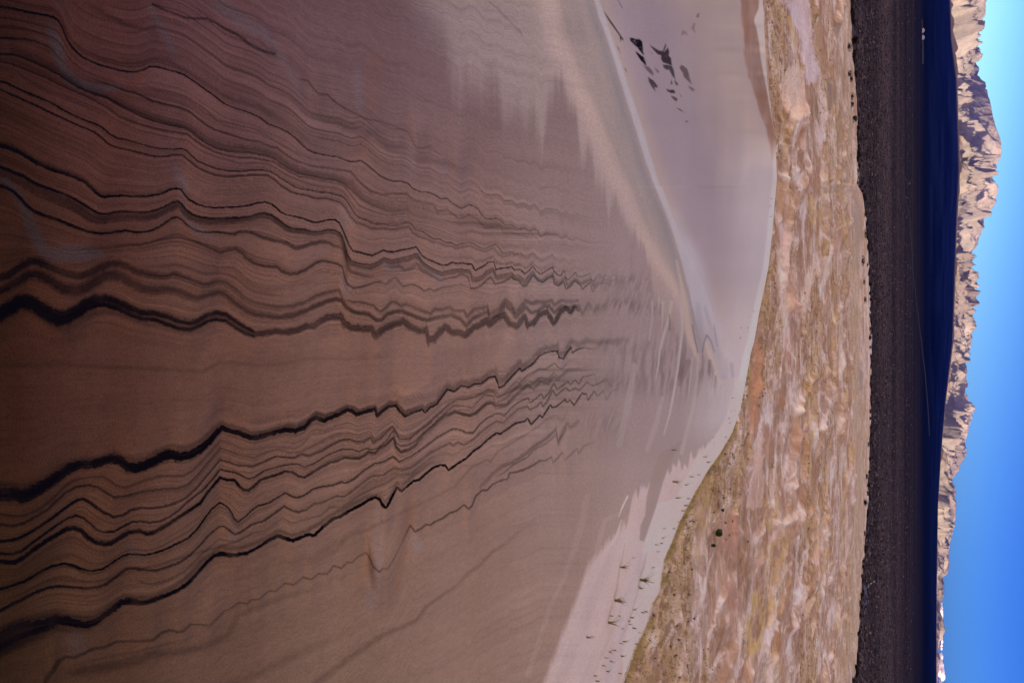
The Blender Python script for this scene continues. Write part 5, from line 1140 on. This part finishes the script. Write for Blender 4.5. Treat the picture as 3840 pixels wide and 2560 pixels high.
# ------------------------------------------------------------------ tracks and pale strips on the plain
def ribbon(name, pts, wpx, mt, label, cat='track', dz=.06):
    p = np.asarray(pts, float); t = np.linspace(0, 1, 160); tl = np.linspace(0, 1, len(p))
    X = np.interp(t, tl, p[:, 0]); Y = np.interp(t, tl, p[:, 1])
    X = X + .6 * vnoise(t * 30, 0 * t, 151); wv = np.interp(t, tl, np.broadcast_to(wpx, len(p)))
    a0 = ground(X - wv / 2, Y, -ZP - dz); a1 = ground(X + wv / 2, Y, -ZP - dz)
    o = grid_mesh(name, np.stack([a0[0], a1[0]]), np.stack([a0[1], a1[1]]), np.stack([a0[2], a1[2]]), smooth=False)
    o.data.materials.append(mt); tag(o, label, cat, kind='structure'); return o
def flatn(c):
    def f(n, b):
        tc = N(n, 'ShaderNodeTexCoord'); g = N(n, 'ShaderNodeTexNoise'); g.inputs['Scale'].default_value = .3; g.inputs['Detail'].default_value = 5
        n.links.new(tc.outputs['Object'], g.inputs['Vector'])
        r = N(n, 'ShaderNodeValToRGB'); e = r.color_ramp.elements
        e[0].position = .3; e[0].color = (*[v * .7 for v in c], 1); e[1].position = .7; e[1].color = (*[v * 1.2 for v in c], 1)
        n.links.new(g.outputs[0], r.inputs[0]); n.links.new(r.outputs[0], b.inputs['Base Color'])
    return f
M_trk = material('pale_track', .95, flatn((.045, .045, .06)))
M_pan = material('grey_silt', .9, flatn((.13, .13, .17)))
M_path = material('bare_sand_path', .95, flatn((.42, .36, .36)))
ribbon('valley_track', [(3388, 640), (3393, 741), (3412, 818), (3417, 891), (3425, 1036), (3437, 1133), (3446, 1210), (3454, 1273), (3466, 1370), (3475, 1467), (3482, 1563), (3486, 1636)], [3, 3, 4, 4, 3, 3, 3, 3, 3, 3, 3, 2], M_trk, 'long thin pale track across the dark valley floor')
ribbon('silt_strip', [(3458, 74), (3459, 120), (3461, 180), (3461, 241)], [4, 5, 6, 7], M_trk, 'narrow pale strip on the far dark valley floor below the left mountains', 'salt flat')
ribbon('silt_pan', [(3243, 2195), (3245, 2230), (3245, 2260), (3243, 2300)], [8, 14, 12, 5], M_pan, 'flat grey silt patch among scrub at the edge of the dark plain', 'silt')
ribbon('sand_path', [(3236, 2208), (3248, 2206), (3256, 2200), (3262, 2190), (3268, 2185), (3276, 2182), (3279, 2177)], 6, M_path, 'short crooked pale sand path running into the dark plain', 'path', .12)

# two tiny white buildings on the pale strip
M_white = material('white_wall', .7, flatn((.42, .42, .46)))
M_roof = material('white_roof', .7, flatn((.46, .40, .42)))
def tent(X, Y, wd, h, label):
    x, y, z = ground(X, Y, -ZP)
    root = bpy.data.objects.new('white_building', None); COL.objects.link(root); root.location = (x, y, ZP)
    a_, b_ = wd / 2, wd * .35; hh = h * .5
    v = [(-a_, -b_, 0), (a_, -b_, 0), (a_, b_, 0), (-a_, b_, 0), (-a_, -b_, hh), (a_, -b_, hh), (a_, b_, hh), (-a_, b_, hh)]
    simple('wall', v, [(0, 1, 5, 4), (1, 2, 6, 5), (2, 3, 7, 6), (3, 0, 4, 7)], M_white, root)
    e = wd * .06
    v = [(-a_ - e, -b_ - e, hh), (a_ + e, -b_ - e, hh), (a_ + e, b_ + e, hh), (-a_ - e, b_ + e, hh), (0, -b_ * .2, h), (0, b_ * .2, h)]
    simple('roof', v, [(0, 1, 4), (1, 2, 5, 4), (2, 3, 5), (3, 0, 4, 5), (3, 2, 1, 0)], M_roof, root)
    tag(root, label, 'building', 'white buildings on the far valley floor')
D1 = ground(3459, 115, -ZP); pxm = math.hypot(D1[0], D1[1]) / F
tent(3458, 116, 11 * pxm, 7 * pxm, 'left one of two tiny white buildings on the pale strip far across the valley')
tent(3458, 142, 11 * pxm, 7 * pxm, 'right one of two tiny white buildings on the pale strip far across the valley')

# ------------------------------------------------------------------ cloud bank behind the last hills
def cloud_mesh(Y0, Y1, X0_, hpx, label):
    rng = random.Random(int(Y0)); D = 26000.0
    co = []; fc = []
    ico = None
    u_, v_ = 12, 8
    for k in range(26):
        t = rng.random(); Y = Y0 + (Y1 - Y0) * t
        env = math.sin(math.pi * min(max(t, .04), .96)) ** .5
        X = X0_ + rng.uniform(-.5, .35) * hpx * env; r = hpx * rng.uniform(.25, .5) * env * D / F
        a, b, c = ray(X, Y); hl = math.hypot(a, b); ctr = Vector((a / hl * D, b / hl * D, c / hl * D + 0))
        base_ = len(co)
        for i in range(v_ + 1):
            ph = math.pi * i / v_
            for j in range(u_):
                an = 2 * math.pi * j / u_
                d = Vector((math.sin(ph) * math.cos(an), math.sin(ph) * math.sin(an), math.cos(ph)))
                q = 1 + .25 * rng.uniform(-1, 1)
                co.append(ctr + Vector((d.x * r * 2.2 * q, d.y * r * 2.2 * q, d.z * r * .8 * q)))
        for i in range(v_):
            for j in range(u_):
                fc.append((base_ + i * u_ + j, base_ + i * u_ + (j + 1) % u_, base_ + (i + 1) * u_ + (j + 1) % u_, base_ + (i + 1) * u_ + j))
    o = mesh_from('cloud', np.array([tuple(p) for p in co]), np.array(fc)[:, ::-1], 4, smooth=True)
    o.data.materials.append(M_cloud); tag(o, label, 'cloud', kind='stuff')
M_cloud = material('cloud_white', 1.0, flatn((.80, .80, .82)))
cloud_mesh(2255, 2345, 3530, 12, 'small white cloud behind the low hills, left of the larger one')
cloud_mesh(2375, 2900, 3530, 22, 'white cloud bank behind the last low hills at the right')

# ------------------------------------------------------------------ the air
HZ = 2.2e-5
hm = bpy.data.materials.new('air'); hm.use_nodes = True; n_ = hm.node_tree; n_.nodes.clear()
out_ = n_.nodes.new('ShaderNodeOutputMaterial'); pv = n_.nodes.new('ShaderNodeVolumePrincipled')
pv.inputs['Color'].default_value = (.03, .12, 1.0, 1); pv.inputs['Density'].default_value = HZ; pv.inputs['Anisotropy'].default_value = 0.0
n_.links.new(pv.outputs[0], out_.inputs['Volume'])
bx0, bx1, by0, by1, bz0, bz1 = -14300., 14300., -14300., 14300., ZP - 25., max(float(Q.max()), float(mz.max())) + 30
v = [(x, y, z) for z in (bz0, bz1) for x, y in ((bx0, by0), (bx1, by0), (bx1, by1), (bx0, by1))]
hzo = simple('haze', v, [(0, 3, 2, 1), (4, 5, 6, 7), (0, 1, 5, 4), (1, 2, 6, 5), (2, 3, 7, 6), (3, 0, 4, 7)], hm)
tag(hzo, kind='stuff')
